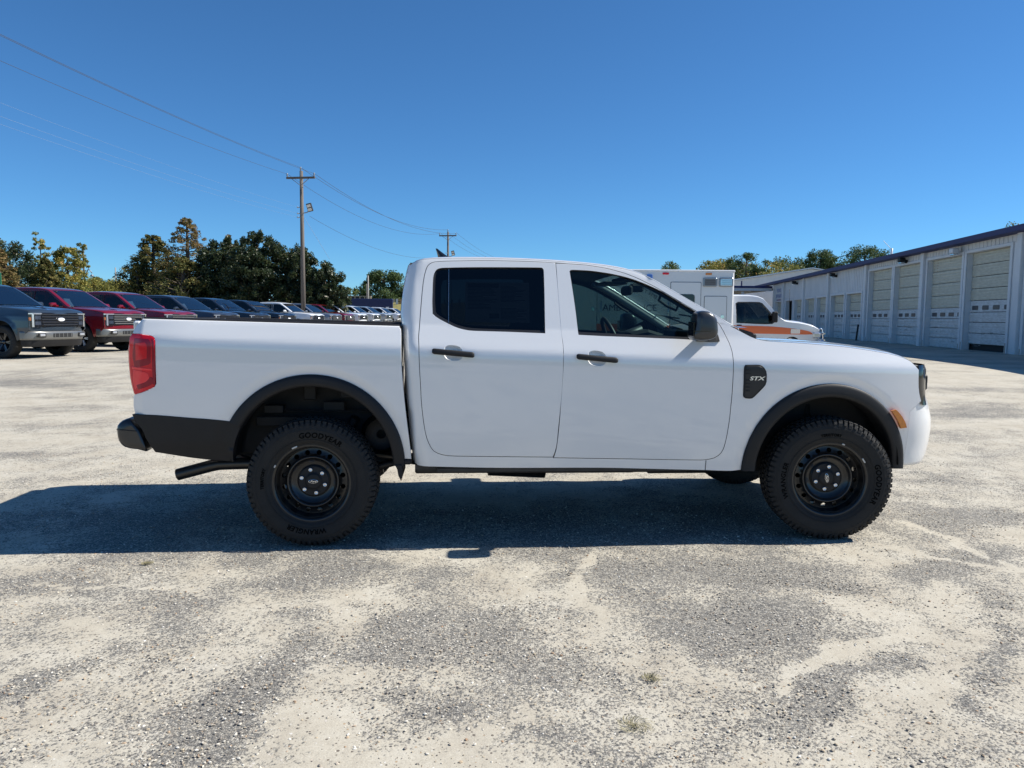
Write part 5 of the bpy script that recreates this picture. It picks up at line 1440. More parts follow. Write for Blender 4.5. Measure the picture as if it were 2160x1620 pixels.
cabo = mb.build('van_cab', M_AW, amb)
mb = MB(); mb.grid([full_row(top_row(x, z, z + .07, WAm, .05, 8)) for x, z in ((1.0, 1.68), (1.15, 1.52), (1.30, 1.35), (1.47, 1.16))]); mb.v = [(x, y + CY, z) for x, y, z in mb.v]; mb.build('windscreen', glass('amb_glass', (.3, .36, .38)), amb)
for s in (-1, 1):
    mb = MB(); panel(mb, smooth_poly(win, .07, 30), (), WAm, s, .2, 0, lift=-.02); mb.v = [(x, y + CY, z) for x, y, z in mb.v]; mb.build('cab_window', glass('amb_side_glass', (.14, .16, .17)), amb, recalc=False)
    mb = MB(); o = offset_poly(smooth_poly(win, .07, 30), .025); i_ = smooth_poly(win, .07, 30); n = len(o)
    mb.add([(x, s * (WAm(x, z) + .003) + CY, z) for x, z in o] + [(x, s * (WAm(x, z) + .003) + CY, z) for x, z in i_], [(i, (i + 1) % n, n + (i + 1) % n, n + i) for i in range(n)]); mb.build('window_gasket', M_SEAL, amb)
    st = [(0, .73), (0, .965), (1.10, .945), (1.85, .885), (2.35, .80), (2.47, .72), (2.20, .71), (1.0, .725)]
    mb = MB(); panel(mb, smooth_poly(st, .08, 30), (), WAm, s, .15, 0, lift=.004); mb.v = [(x, y + CY, z) for x, y, z in mb.v]; mb.build('cab_stripe', M_ORG, amb, recalc=False)
    mb = MB(); mb.prism([(1.755, .735), (2.04, .735), (2.04, .865), (1.755, .875)], 0, 1); mb.v = [(x, s * (WAm(x, z) + .02 - .03 * y) + CY, z) for x, y, z in mb.v]; mb.build('wing_light', M_LAMP, amb)
    mb = MB(); mb.box(1.16, 1.30, 0, .16, 1.06, 1.38, bev=.03); mb.v = [(x, s * (1.14 - y + .06) + CY, z) for x, y, z in mb.v]; mb.build('cab_mirror', M_BLKPL, amb)
    mb = MB(); mb.tube([(1.22, s * .95 + CY, 1.12), (1.22, s * 1.08 + CY, 1.14)], .02, 6); mb.tube([(1.22, s * .93 + CY, 1.33), (1.22, s * 1.08 + CY, 1.33)], .015, 6); mb.build('mirror_arm', M_BLKPL, amb)
    mb = MB(); mb.box(2.45, 2.68, min(s * .55, s * .93) + CY, max(s * .55, s * .93) + CY, .60, .78, bev=.04); mb.build('headlamp', M_LAMP, amb)
mb = MB(); mb.box(2.60, 2.69, CY - .55, CY + .55, .58, .86, bev=.02); mb.build('front_grille', M_BLKGL, amb)
mb = MB(); mb.box(2.55, 2.80, CY - .97, CY + .97, .38, .54, bev=.04); mb.build('chrome_bumper', M_CHROME, amb)
gd = empty('grille_guard'); gd.parent = amb
for y in (-.62, -.30, .30, .62):
    mb = MB(); mb.tube([(2.84, CY + y, .45), (2.86, CY + y, .72), (2.84, CY + y, .86), (2.78, CY + y, .90), (2.72, CY + y, .86), (2.72, CY + y, .60)], .026, 8); mb.build('guard_hoop', M_CHROME, gd)
for z in (.55, .74):
    mb = MB(); mb.tube([(2.80, CY - .9, z), (2.86, CY - .6, z), (2.88, CY, z), (2.86, CY + .6, z), (2.80, CY + .9, z)], .022, 8); mb.build('guard_bar', M_CHROME, gd)
mb = MB(); mb.box(.05, 1.15, CY - .85, CY + .85, .55, 1.02); mb.box(1.0, 1.45, CY - .85, CY + .85, .9, 1.10, bev=.03)
for y in (-.42, .42): mb.box(.25, .42, CY + y - .22, CY + y + .22, .9, 1.5, bev=.05)
mb.build('cab_interior', M_CABIN, amb)
mb = MB(); Mx = Matrix.Translation((.98, CY + .42, 1.17)) @ Matrix.Rotation(R(-35), 4, 'Y'); mb.tube([(0, .19 * math.cos(2 * PI * k / 20), .19 * math.sin(2 * PI * k / 20)) for k in range(21)], .015, 6, caps=False, xf=Mx); mb.build('steering_wheel', M_BLKPL, amb)
mb = MB(); mb.tube([(1.78, CY - .80, 1.08), (1.74, CY - .80, 2.05)], .006, 5); mb.build('whip_antenna', M_BLKPL, amb)
for x in (1.82, -3.4):
    for s in (-1, 1):
        w = empty('wheel', (x, CY + s * .78, .40)); w.parent = amb; w.rotation_euler = (0, 0, 0 if s > 0 else PI)
        mb = MB(); mb.lathe([(.21, .10), (.30, .12), (.37, .11), (.395, .07), (.395, -.1), (.2, -.1)], 32); mb.build('tyre', M_RUBBER, w)
        mb = MB(); mb.lathe([(.21, .11), (.19, .09), (.12, .03), (.08, .10), (.0, .11)], 24); mb.build('rim', M_CHROME, w)
mb = MB(); mb.box(-BL, 2.4, .35, BD - .35, .38, .56); mb.build('frame', M_UNDER, amb)

for x in (-1.92, -3.88):
    mb = MB(); mb.tube([(x, 0, 1.0), (x, -.06, 1.03), (x, -.06, 1.62), (x, 0, 1.65)], .014, 6); mb.build('grab_rail', M_CHROME, amb)
for k in range(4):
    mb = MB(); mb.prism(rrect(-4.6 + k * 1.25, -4.42 + k * 1.25, 2.42, 2.48, .015), -.022, 0, bev=.004); mb.build('roof_marker_lamp', M_AMBER if k % 2 else M_LENSR, amb)
mb = MB(); mb.box(.16, .30, CY - 1.02, CY - .99, .95, .985, bev=.005); mb.build('cab_door_handle', M_BLKPL, amb)
# ------------------------------------------------------------------ long service garage on the right
# local frame: x = distance along the wall away from the camera, y < 0 outside (towards the lot), z up
gang = R(7.527)
gar = empty('service_garage', (18.28, 30.5, .26), PI / 2 - gang, 'long white metal service garage with blue roof edge and a row of roll-up doors', 'garage building')
# local +x must run along the wall, local +y into the building (to the right)
gar.scale = (1, 1, 1)
M_SID = pbr('white_siding', (.72, .73, .74), .55, var=.14, vscale=1.6, stretch=(1, 1, .3))
M_SIDT = pbr('white_trim_board', (.70, .71, .72), .5, var=.10, vscale=2.0)
M_BLUE = pbr('blue_fascia', (.022, .024, .105), .6)
M_DOORW = pbr('door_white_worn', (.70, .72, .73), .55, var=.45, vscale=3.5, var_col=(.46, .46, .44), stretch=(1, 1, 5))
M_DOORB = pbr('door_fibreglass_beige', (.62, .60, .49), .5, var=.28, vscale=3, stretch=(1, 1, 4))
M_DARK = pbr('garage_inside', (.03, .028, .027), .9)
M_WIN = pbr('door_pane', (.02, .025, .04), .35)
M_RUST = pbr('rust_streak', (.22, .12, .07), .9)
Y = -1  # outward
EAVE = 4.27; RC = .24
def gb(mb, x0, x1, y0, y1, z0, z1, mi=0, bev=0): mb.box(x0, x1, min(y0, y1), max(y0, y1), z0, z1, mi, bev)
# y arguments of gb are metres outside the wall plane; the wall faces local +y
OPEN = [(-11.5, -8.25, 3.88, 0), (-7.85, -4.5, 3.88, 0), (-3.35, .0, 3.88, .25), (.40, 3.78, 3.88, 0), (4.55, 7.75, 3.88, 0), (8.15, 11.55, 3.88, 0),
        (12.76, 15.45, 2.75, 0), (16.0, 18.75, 2.75, 0), (19.72, 22.15, 2.72, 0), (22.80, 25.3, 2.72, 0), (26.36, 28.7, 2.72, 0), (29.4, 31.6, 2.72, -1), (33.3, 35.7, 2.70, 0)]
BAY = [-14.0, -11.9, -4.15, 4.15, 11.95, 19.35, 25.78, 32.35, 36.35]
for b0, b1 in zip(BAY, BAY[1:]):
    mb = MB(); ops = [o for o in OPEN if b0 - .1 <= o[0] < b1]
    if not ops:
        gb(mb, b0, b1, -.25, -.0, 0, EAVE)
    else:
        x = b0
        for a, b, h, _ in ops:
            gb(mb, x, a, -.25, 0, 0, h); x = b
        gb(mb, x, b1, -.25, 0, 0, h)
        gb(mb, b0, b1, -.25, 0, h, EAVE)
        x = b0 + .15   # raised ribs above the doors
        while x < b1 - .1:
            gb(mb, x, x + .05, 0, .022, h + .09, EAVE - .02); x += .305
    mb.build('wall_bay', M_SID, gar)
for b in BAY[1:-1]:
    mb = MB(); gb(mb, b - .16, b + .16, .002, .16, 0, EAVE, bev=.015); mb.build('downspout_column', M_SIDT, gar)
mb = MB(); gb(mb, 36.2, 36.5, -.3, .10, 0, EAVE, bev=.02); mb.build('corner_board', M_SIDT, gar)
sec_cache = {}
def section(kind, w, h):
    k = (kind, round(w, 1), round(h, 2))
    if k in sec_cache: return sec_cache[k]
    mb = MB()
    gb(mb, 0, w, -.03, 0, .012, h - .012)
    n = max(2, int(round(h / .13))); 
    for i in range(n): z = .03 + (h - .06) * (i + .2) / n; gb(mb, .0, w, 0, .022, z, z + (h - .06) / n * .62)
    o = mb.build('door_section', M_DOORW if kind == 'w' else M_DOORB); COL.objects.unlink(o); sec_cache[k] = o.data
    return o.data
pane_mesh = None
rr = random.Random(9)
for a, b, h, raised in OPEN:
    mb = MB()  # casing round the opening
    gb(mb, a - .17, a - .003, .004, .05, 0, h + .12, bev=.01); gb(mb, b + .003, b + .17, .004, .05, 0, h + .12, bev=.01); gb(mb, a - .003, b + .003, .004, .05, h + .002, h + .12, bev=.01)
    gb(mb, a, a + .004, -RC, 0, 0, h); gb(mb, b - .004, b, -RC, 0, 0, h); gb(mb, a, b, -RC, 0, h - .004, h)
    mb.build('door_casing', M_SIDT, gar)
    if raised < 0:
        mb = MB(); gb(mb, a - .3, b + .3, -5, -4.9, 0, h + .4); gb(mb, a - .3, b + .3, -4.9, -.3, h + .3, h + .4); gb(mb, a - .3, a - .2, -4.9, -.3, 0, h + .3); gb(mb, b + .2, b + .3, -4.9, -.3, 0, h + .3); mb.build('dark_interior', M_DARK, gar)
        continue
    d = empty('rollup_door'); d.parent = gar
    w = b - a - .03; tall = h > 3
    z = .02 + raised; zs = []
    split = 1.72 if tall else 1.70
    lay = [('w', .43), ('w', .43), ('w', .40), ('p', .46)]
    rem = h - .02 - sum(q[1] for q in lay) - raised; nb = 4 if tall else 2
    lay += [('b', rem / nb)] * nb
    for kind, hh in lay:
        if kind == 'p':
            mb = MB(); gb(mb, 0, w, -.03, .004, .012, hh - .012); o = mb.build('window_section', M_DOORW, d)
            o.location = (a + .015, -RC + .03, z)
            npn = 4
            for k in range(npn):
                cx = a + w * (k + .5) / npn; 
                if pane_mesh is None:
                    mb = MB(); mb.prism(rrect(-.25, .25, .0, .17, .035, 3), .012, .0, bev=.006); q = mb.build('door_pane', M_WIN, d); pane_mesh = q.data
                else: q = link(bpy.data.objects.new('door_pane', pane_mesh), d)
                q.location = (cx + .015, -RC + .035, z + .09); q.scale = (w / 3.4, 1, 1)
        else:
            q = link(bpy.data.objects.new('door_section', section(kind, w, hh)), d); q.location = (a + .015, -RC + .03, z)
        z += hh
    if raised > 0:
        mb = MB(); gb(mb, a, b, -3, -RC - .1, 0, h); mb.build('dark_interior', M_DARK, gar)
    # scuffs and dents low on the leaf
    mb = MB()
    for k in range(22):
        x = rr.uniform(a + .1, b - .5); zz_ = rr.uniform(.15, 1.25); L = rr.uniform(.05, .5)
        gb(mb, x, x + L, -RC + .044, -RC + .045, zz_, zz_ + rr.uniform(.008, .025))
    mb.build('scuff_marks', pbr('scuff', (.22, .22, .22), .8), d)
    tag(d.children[-1], kind='stuff')
for x, z in ((6.2, 4.05), (17.7, 4.0), (27.9, 4.0), (.55, 3.98)):
    l = empty('wall_lamp'); l.parent = gar
    mb = MB(); gb(mb, x - .17, x + .17, .16, .44, z - .05, z + .16, bev=.03); gb(mb, x - .05, x + .05, .0, .2, z - .1, z + .06); mb.build('lamp_housing', M_BLKPL if x > 1 else M_SIDT, l)
    mb = MB(); gb(mb, x - .14, x + .14, .20, .40, z - .13, z - .05, bev=.02); mb.build('lamp_glass', M_LAMP, l)
for a, b, h, raised in OPEN:   # streaks of rust under the door heads and at the foot of the casings
    if raised < 0: continue
    mb = MB()
    for k in range(rr.randint(2, 5)):
        x = rr.uniform(a + .1, b - .1); L = rr.uniform(.15, .5); gb(mb, x, x + rr.uniform(.02, .05), -RC + .046, -RC + .047, h - .03 - L, h - .03)
    for x in (a - .1, b + .06):
        gb(mb, x, x + .06, .051, .052, .02, rr.uniform(.15, .4))
    o = mb.build('rust_streaks', pbr('rust_wash', (.40, .30, .21), .8), gar); tag(o, kind='stuff')
# roof, fascia, body
mb = MB(); gb(mb, -14.2, 43.6, .02, .48, EAVE - .02, EAVE + .02); gb(mb, -14.2, 43.6, .44, .50, EAVE - .01, EAVE + .185); mb.build('blue_fascia', M_BLUE, gar)
mb = MB()
mb.add([(-14.2, .50, EAVE + .187), (43.6, .50, EAVE + .187), (43.6, -10, EAVE + .9), (-14.2, -10, EAVE + .9), (-14.2, -20, EAVE + .1), (43.6, -20, EAVE + .1)], [(0, 1, 2, 3), (3, 2, 5, 4)])
mb.build('metal_roof', pbr('roof_metal_white', (.62, .64, .66), .4, metal=.2), gar)
mb = MB(); mb.box(-14, 29.0, -19.8, -.5, 0, EAVE - .05); mb.box(32.0, 36.3, -19.8, -.5, 0, EAVE - .05); mb.box(29.0, 32.0, -19.8, -5.2, 0, EAVE - .05); mb.box(36.3, 43.4, -19.8, -6, 0, EAVE - .05); mb.build('building_core', M_SID, gar)
mb = MB(); mb.tube([(10.2, -.6, EAVE + .2), (10.2, -.6, EAVE + .75)], .06, 8); mb.tube([(10.25, -.6, EAVE + .7), (11.2, -.5, EAVE + 1.25)], .015, 6); mb.build('roof_vent_pipe', M_SIDT, gar)
# painted sign
sg = empty('painted_sign'); sg.parent = gar
for txt, z, s in (('SERVICE', 3.55, .40), ('ENTRANCE', 3.08, .40)):
    mb = MB(); add_text(mb, txt, s, lambda u, v: (34.45 - u * 1.0, .012, z + v), bold=.012); mb.build('sign_letters', pbr('sign_blue', (.04, .10, .38), .6), sg)
mb = MB(); mb.prism([(35.35, 2.86), (35.0, 3.0), (35.0, 2.91), (33.6, 2.91), (33.6, 2.81), (35.0, 2.81), (35.0, 2.72)], .014, .008); mb.build('sign_arrow', M_BLUE, sg)
mb = MB()
for k in range(5): mb.box(33.75 + k * .22, 33.90 + k * .22, .016, .019, 2.79, 2.93)
mb.build('sign_red_print', pbr('sign_red', (.35, .05, .12), .6), sg); tag(bpy.data.objects['sign_red_print'], kind='stuff')
mb = MB(); mb.tube([(12.4, .32, .02), (12.25, .28, .95)], .05, 8); mb.build('leaning_post', M_SEAL, gar)

# ---- office wing and canopy beyond the garage
M_TAN = pbr('white_parapet', (.66, .67, .66), .6, var=.12, vscale=1)
off = empty('office_wing', (0, 0, gz(80)), 0, 'white office wing with low sloping roof beyond the far end of the garage', 'building')
def ob(n, *a, m=M_SID, bev=0):
    mb = MB(); mb.box(*a, bev=bev); return mb.build(n, m, off)
ob('parapet_wall', 12, 22.6, 78, 92, 0, 5.15, m=M_TAN); ob('parapet_cap', 11.9, 22.7, 77.9, 92.1, 5.15, 5.25, m=M_SIDT)
mb = MB(); mb.prism([(23.4, 0), (23.4, 4.95), (23.0, 5.0), (31.5, 6.35), (40, 5.0), (40, 0)], 80, 96); mb.build('gable_block', M_SID, off)
mb = MB(); mb.prism([(23.0, 5.02), (31.5, 6.38), (40, 5.02), (40, 5.12), (31.5, 6.50), (22.8, 5.12)], 79.6, 96.4); mb.build('sloping_roof', pbr('roof_metal_white', (.62, .64, .66), .4), off)
mb = MB(); mb.box(24.0, 24.12, 79.5, 79.6, 3.5, 5.0); mb.build('gutter_pipe', M_BLUE, off)
can = empty('entrance_canopy', (0, 0, gz(70)), 0, 'flat canopy with blue edge between ambulance cab roof and garage corner', 'canopy')
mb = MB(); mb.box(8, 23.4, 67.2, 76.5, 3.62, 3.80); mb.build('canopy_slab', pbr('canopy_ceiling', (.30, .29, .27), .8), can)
mb = MB(); mb.box(7.9, 23.0, 67.0, 67.19, 3.55, 3.85, bev=.01); mb.build('canopy_edge', M_SIDT, can)
mb = MB(); mb.box(7.9, 23.0, 66.93, 66.99, 3.80, 3.98); mb.build('canopy_trim', M_BLUE, can)
for k in range(12):
    mb = MB(); x = 8.6 + k * 1.25; mb.box(x, x + .12, 67.3, 76.4, 3.50, 3.61); mb.build('ceiling_joist', M_SIDT, can)
for x in (9, 15, 20.5):
    mb = MB(); mb.box(x - .12, x + .12, 67.3, 67.54, 0, 3.5); mb.build('canopy_post', M_SIDT, can)
mb = MB(); mb.box(8, 23.6, 76.6, 77.8, 0, 4.2); mb.build('shaded_wall', M_TAN, off); mb = MB(); mb.box(21.6, 22.9, 76.5, 76.59, 0, 2.5); mb.build('office_door', M_DARK, off)
# ------------------------------------------------------------------ utility poles, wires, small roadside things
M_WOOD = pbr('weathered_pole_wood', (.17, .145, .125), .85, var=.35, vscale=3, stretch=(4, 4, .3))
M_GALV = pbr('galvanised', (.30, .31, .32), .45, metal=.6)
M_WIRE = pbr('wire', (.05, .05, .055), .6); M_WIREL = pbr('wire_aluminium', (.20, .27, .38), .5)
def upole(x, y, h, r0, lab, rot, big=True):
    z0 = gz(y); p = empty('utility_pole', (x, y, z0), rot, lab, 'utility pole', 'wooden utility poles along the back of the lot')
    mb = MB(); mb.tube([(0, 0, -.2), (0, 0, h * .5), (0, 0, h)], r0, 14, radii=[r0, r0 * .84, r0 * .66]); mb.build('pole_shaft', M_WOOD, p)
    mb = MB(); mb.box(-.98, .98, -.17, -.06, h - .52, h - .39, bev=.01); mb.build('crossarm', M_WOOD, p)
    for s in (-1, 1):
        mb = MB(); mb.tube([(s * .62, -.18, h - .50), (s * .06, -.15, h - .92)], .022, 6); mb.build('crossarm_brace', M_GALV, p)
        mb = MB(); mb.lathe([(.0, .24), (.03, .24), (.055, .19), (.035, .15), (.06, .10), (.04, .06), (.02, .0)], 10, c=(s * .92, -.115, h - .39), axis='Z'); mb.build('insulator', M_GALV, p)
    mb = MB(); mb.lathe([(.0, .24), (.03, .24), (.055, .19), (.035, .15), (.06, .10), (.04, .06), (.02, .0)], 10, c=(0, -.10, h), axis='Z'); mb.box(-.03, .03, -.14, -.06, h - .3, h + .02); mb.build('insulator', M_GALV, p)
    zl = h - 2.75
    f = empty('floodlight'); f.parent = p
    mb = MB(); mb.tube([(0, -.1, zl - .2), (.15, -.12, zl + .02), (.40, -.14, zl + .06), (.50, -.14, zl + .12)], .035, 8); mb.build('bracket_arm', M_GALV, f)
    mb = MB(); Mx = Matrix.Translation((.60, -.15, zl + .38)) @ Matrix.Rotation(R(-12), 4, 'Y') @ Matrix.Rotation(R(15), 4, 'X'); mb.box(-.17, .17, -.09, .09, -.27, .27, bev=.03, xf=Mx); mb.build('lamp_body', M_UNDER2, f)
    mb = MB()
    for dz in (-.14, .10): mb.box(-.13, .13, -.105, -.092, dz - .08, dz + .10, xf=Mx)
    mb.build('lamp_glass', M_LAMP, f)
    for i, z in enumerate((h - 2.35, h - 2.75, h - 3.0)):
        mb = MB(); mb.tube([(0, -.1, z), (-.22, -.16, z)], .025, 6); mb.lathe([(.0, -.05), (.05, -.03), (.05, .03), (.0, .05)], 8, c=(-.22, -.16, z), axis='Z'); mb.build('cable_bracket', M_GALV, p)
    return p
upole(-13.88, 50, 10.85 - gz(50), .165, 'tall wooden utility pole with crossarm and floodlight rising behind the silver grey pickup', R(-8))
upole(-7.21, 84, 10.85 - gz(84), .155, 'farther wooden utility pole showing just above the rear of the white cab', R(-8))
def wire(a, b, sag, r, m, lab):
    a, b = Vector(a), Vector(b); pts = []
    for i in range(25):
        t = i / 24; q = a.lerp(b, t); q.z -= sag * 4 * t * (1 - t); pts.append(q)
    mb = MB(); mb.tube(pts, r, 5); o = mb.build('overhead_wire', m)
    tag(o, lab, 'wire', 'overhead wires')
P1 = Vector((-13.88, 50, 10.85)); P2 = Vector((-7.21, 84, 10.85)); rt = Vector((math.cos(R(-8)), math.sin(R(-8)), 0))
P0 = Vector((-21.9, 5.0, 12.2)); P3 = P2 + (P2 - P1) * 1.2
wire(P0 + Vector((0, 0, .45)), P1 + Vector((0, 0, .2)), .75, .0085, M_WIRE, 'uppermost dark power wire running from the left edge to the top of the tall pole')
wire(P0 + rt * .92 + Vector((0, 0, -.1)), P1 + rt * .92 + Vector((0, 0, -.2)), .75, .0085, M_WIRE, 'dark power wire just under the uppermost one, ending at the right tip of the crossarm')
wire(P0 - rt * .92 + Vector((0, 0, -.1)), P1 - rt * .92 + Vector((0, 0, -.2)), .80, .0085, M_WIRE, 'dark power wire hanging lower left, ending at the left tip of the crossarm')
wire(P0 + Vector((-.2, 0, -1.7)), P1 + Vector((-.2, -.1, -2.35)), .7, .0038, M_WIREL, 'faint pale cable, highest of the three below the power wires')
wire(P0 + Vector((-.2, 0, -2.25)), P1 + Vector((-.2, -.1, -2.75)), .7, .0044, M_WIREL, 'faint pale cable, middle of the three below the power wires')
wire(P0 + Vector((-.2, 0, -2.55)), P1 + Vector((-.2, -.1, -3.0)), .7, .0044, M_WIREL, 'faint pale cable, lowest of the three at the left edge')
wire(P1 + Vector((0, 0, .2)), P2 + Vector((0, 0, .2)), 1.1, .012, M_WIRE, 'upper dark wire between the two utility poles, from the pole top')
wire(P1 + rt * .92 + Vector((0, 0, -.2)), P2 + rt * .92 + Vector((0, 0, -.2)), 1.1, .012, M_WIRE, 'dark wire from the right crossarm tip of the tall pole to the far pole')
wire(P1 - rt * .92 + Vector((0, 0, -.2)), P2 - rt * .92 + Vector((0, 0, -.2)), 1.3, .011, M_WIRE, 'dark wire from the left crossarm tip of the tall pole to the far pole')
wire(P1 + Vector((.5, 0, -2.9)), P2 + Vector((0, 0, -2.6)), 1.2, .010, M_WIRE, 'lowest dark wire between the two poles, starting beneath the floodlight')
for sg_, w_ in ((0, 'centre'), (.92, 'right'), (-.92, 'left')):
    wire(P2 + rt * sg_ + Vector((0, 0, -.1)), P3 + rt * sg_, 1.2, .011, M_WIRE, 'wire leaving the far pole to the right from the %s insulator' % w_)
wire(P1 + Vector((.15, 0, -3.0)), Vector((-12.2, 50.4, 5.2)), 0.0, .010, M_WIREL, 'short pale guy wire slanting down beside the tall pole')

def thinpole(x, y, h, r, lab, m=M_GALV, name='light_pole', arm=None):
    p = empty(name, (x, y, gz(y)), 0, lab, 'pole')
    mb = MB(); mb.tube([(0, 0, 0), (0, 0, h)], r, 8, radii=[r, r * .7]); mb.build('pole_shaft', m, p)
    if arm:
        mb = MB(); mb.tube([(0, 0, h * .60), (arm * .6, 0, h * .72), (arm, 0, h * .66)], r * .5, 6); mb.lathe([(0, -.1), (.25, 0), (.1, .2), (0, .2)], 10, c=(arm, 0, h * .62), axis='Z'); mb.build('lamp_arm', M_GALV, p)
    return p
def px(u, Yd): return (u - 1080) / 1582.2 * Yd
M_PALE = pbr('concrete_pole', (.30, .285, .26), .8)
thinpole(px(777, 105), 105, 6.6, .13, 'pale concrete pole in front of the far pine', M_PALE)
thinpole(px(774, 108), 108, 5.6, .09, 'thinner twin pole just left of the pale concrete pole', M_WOOD)
thinpole(px(172, 92), 92, 7.2, .12, 'slim wooden pole left of the curved arm street lamp', M_WOOD)
thinpole(px(183, 95), 95, 9.2, .14, 'street lamp with curved arm above the second deep red pickup', M_WOOD, 'street_lamp', 1.0)
thinpole(px(249, 92), 92, 6.6, .10, 'pale bare pole in the gap between the yellow trees and the dark cypress', M_PALE)
thinpole(px(223, 100), 100, 5.0, .12, 'short pale pole top showing over the second deep red pickup', M_PALE)
ysn = thinpole(px(701, 96), 96, 3.3, .07, 'leaning yellow sign post in front of the dark magnolia', pbr('yellow_post', (.55, .42, .10), .6), 'sign_post')
ysn.rotation_euler = (0, R(-8), 0)
# navy banner trailer, tan wall, road signs, grassy bank
nb = empty('navy_banner', (px(780, 98), 98, gz(98)), 0, 'navy blue board with small white print above the far white pickups', 'banner')
mb = MB(); mb.box(-3.0, 3.0, 0, .25, 1.0, 3.25, bev=.05); mb.build('board', pbr('navy', (.008, .018, .075), .5), nb)
mb = MB()
for k, (w_, h_) in enumerate(((.22, .2), (.3, .16), (.18, .24), (.26, .15), (.34, .2), (.2, .18), (.4, .26))): mb.box(-.6 + k * .45, -.6 + k * .45 + w_, -.02, -.012, 1.95, 1.95 + h_)
mb.build('board_print', M_PAPER, nb); tag(bpy.data.objects['board_print'], kind='stuff')
for x in (-2.6, 2.6):
    mb = MB(); mb.box(x - .08, x + .08, .05, .2, 0, 1.0); mb.build('board_leg', M_GALV, nb)
tw_ = empty('stone_bridge_wall', (px(750, 112), 112, gz(112)), 0, 'low tan concrete wall with square openings left of the navy banner', 'wall')
mb = MB(); mb.box(-2.3, 2.3, 0, .4, 1.8, 4.0); mb.build('wall_face', pbr('tan_concrete', (.42, .34, .25), .85, var=.2, vscale=2), tw_)
for k in range(6):
    mb = MB(); mb.box(-2.1 + k * .72, -1.6 + k * .72, -.02, .1, 3.45, 3.85); mb.build('wall_opening', M_DARK, tw_)
gs = empty('green_road_sign', (px(822, 130), 130, gz(130)), 0, 'small green road sign against the far pine', 'road sign')
mb = MB(); mb.box(-1.0, 1.0, 0, .05, 5.1, 6.1, bev=.02); mb.build('sign_face', pbr('sign_green', (.03, .22, .12), .5), gs)
mb = MB(); mb.box(-.5, .1, -.02, -.01, 5.4, 5.75); mb.build('sign_print', M_PAPER, gs)
mb = MB(); mb.tube([(0, .1, 0), (0, .1, 5.3)], .06, 6); mb.build('sign_post', M_GALV, gs)
gs2 = empty('green_road_sign', (px(-20, 60), 60, gz(60)), 0, 'green road sign at the left edge above the blue grey pickup', 'road sign')
mb = MB(); mb.box(-1.0, 1.1, 0, .05, 3.1, 4.25, bev=.02); mb.build('sign_face', pbr('sign_green', (.03, .22, .12), .5), gs2)
mb = MB(); mb.box(-.8, .6, -.02, -.01, 3.75, 3.95); mb.build('sign_print', M_PAPER, gs2)
mb = MB(); mb.tube([(0, .1, 0), (0, .1, 3.2)], .06, 6); mb.build('sign_post', M_GALV, gs2)
ts = empty('striped_marker', (px(841, 112), 112, gz(112)), 0, 'orange and white roadside marker at the edge of the white cab', 'marker sign')
for k in range(4):
    mb = MB(); mb.box(-.05, .45, 0, .1, 1.9 + k * .45, 2.2 + k * .45); mb.build('marker_band', pbr('marker_tan', (.50, .30, .10), .6), ts)
mb = MB(); mb.box(-.45, -.12, 0, .08, 2.7, 3.6); mb.build('marker_panel', M_PAPER, ts)
mb = MB(); mb.box(.12, .28, .1, .2, 0, 3.6); mb.build('marker_post', pbr('rust_brown', (.16, .07, .05), .8), ts)
vv = []; xs_ = np.linspace(-50, 8, 40); prof_ = [(103, .3), (107, 1.6), (113, 3.55), (120, 3.75), (140, 3.8)]
for (yy, zz_) in prof_:
    for x in xs_: vv.append((x, yy, zz_ + .15 * math.sin(x * .7) * (zz_ > 1)))
qq = [(j * 40 + i, j * 40 + i + 1, (j + 1) * 40 + i + 1, (j + 1) * 40 + i) for j in range(4) for i in range(39)]
tag(mesh_np('grass_bank', vv, qq, pbr('yellow_grass', (.30, .25, .08), .95, var=.5, vscale=1.2, var_col=(.14, .14, .045)), smooth=True), kind='structure')
gf = empty('guard_rail', (0, 113, 3.45), 0, 'distant guard rail of short posts along the top of the yellow grass bank', 'guard rail')
gm = None
for k in range(26):
    if gm is None:
        mb = MB(); mb.box(-.12, .12, 0, .2, 0, .65); q = mb.build('rail_post', M_PALE, gf); gm = q.data
    else: q = link(bpy.data.objects.new('rail_post', gm), gf)
    q.location = (-30 + k * 1.1, 0, 0)
# ------------------------------------------------------------------ trees
def leaf_mat(name, stops, rough=.6, spec=.3, gain=1.55):
    m = bpy.data.materials.new(name); m.use_nodes = True; nt = m.node_tree; b = nt.nodes['Principled BSDF']
    b.inputs['Roughness'].default_value = rough; ninp(b, 'Specular IOR Level', spec)
    at = nt.nodes.new('ShaderNodeAttribute'); at.attribute_name = 'tone'; r = nt.nodes.new('ShaderNodeValToRGB'); e = r.color_ramp.elements
    while len(e) > 1: e.remove(e[0])
    stops = [(p, tuple(v * gain for v in c)) for p, c in stops]
    e[0].position = stops[0][0]; e[0].color = (*stops[0][1], 1)
    for p, c in stops[1:]: q = e.new(p); q.color = (*c, 1)
    nt.links.new(at.outputs['Fac'], r.inputs[0]); nt.links.new(r.outputs[0], b.inputs['Base Color'])
    tr = nt.nodes.new('ShaderNodeBsdfTranslucent'); nt.links.new(r.outputs[0], tr.inputs[0])
    mx = nt.nodes.new('ShaderNodeMixShader'); mx.inputs[0].default_value = .25
    o = nt.nodes['Material Output']; nt.links.new(b.outputs[0], mx.inputs[1]); nt.links.new(tr.outputs[0], mx.inputs[2]); nt.links.new(mx.outputs[0], o.inputs[0])
    return m
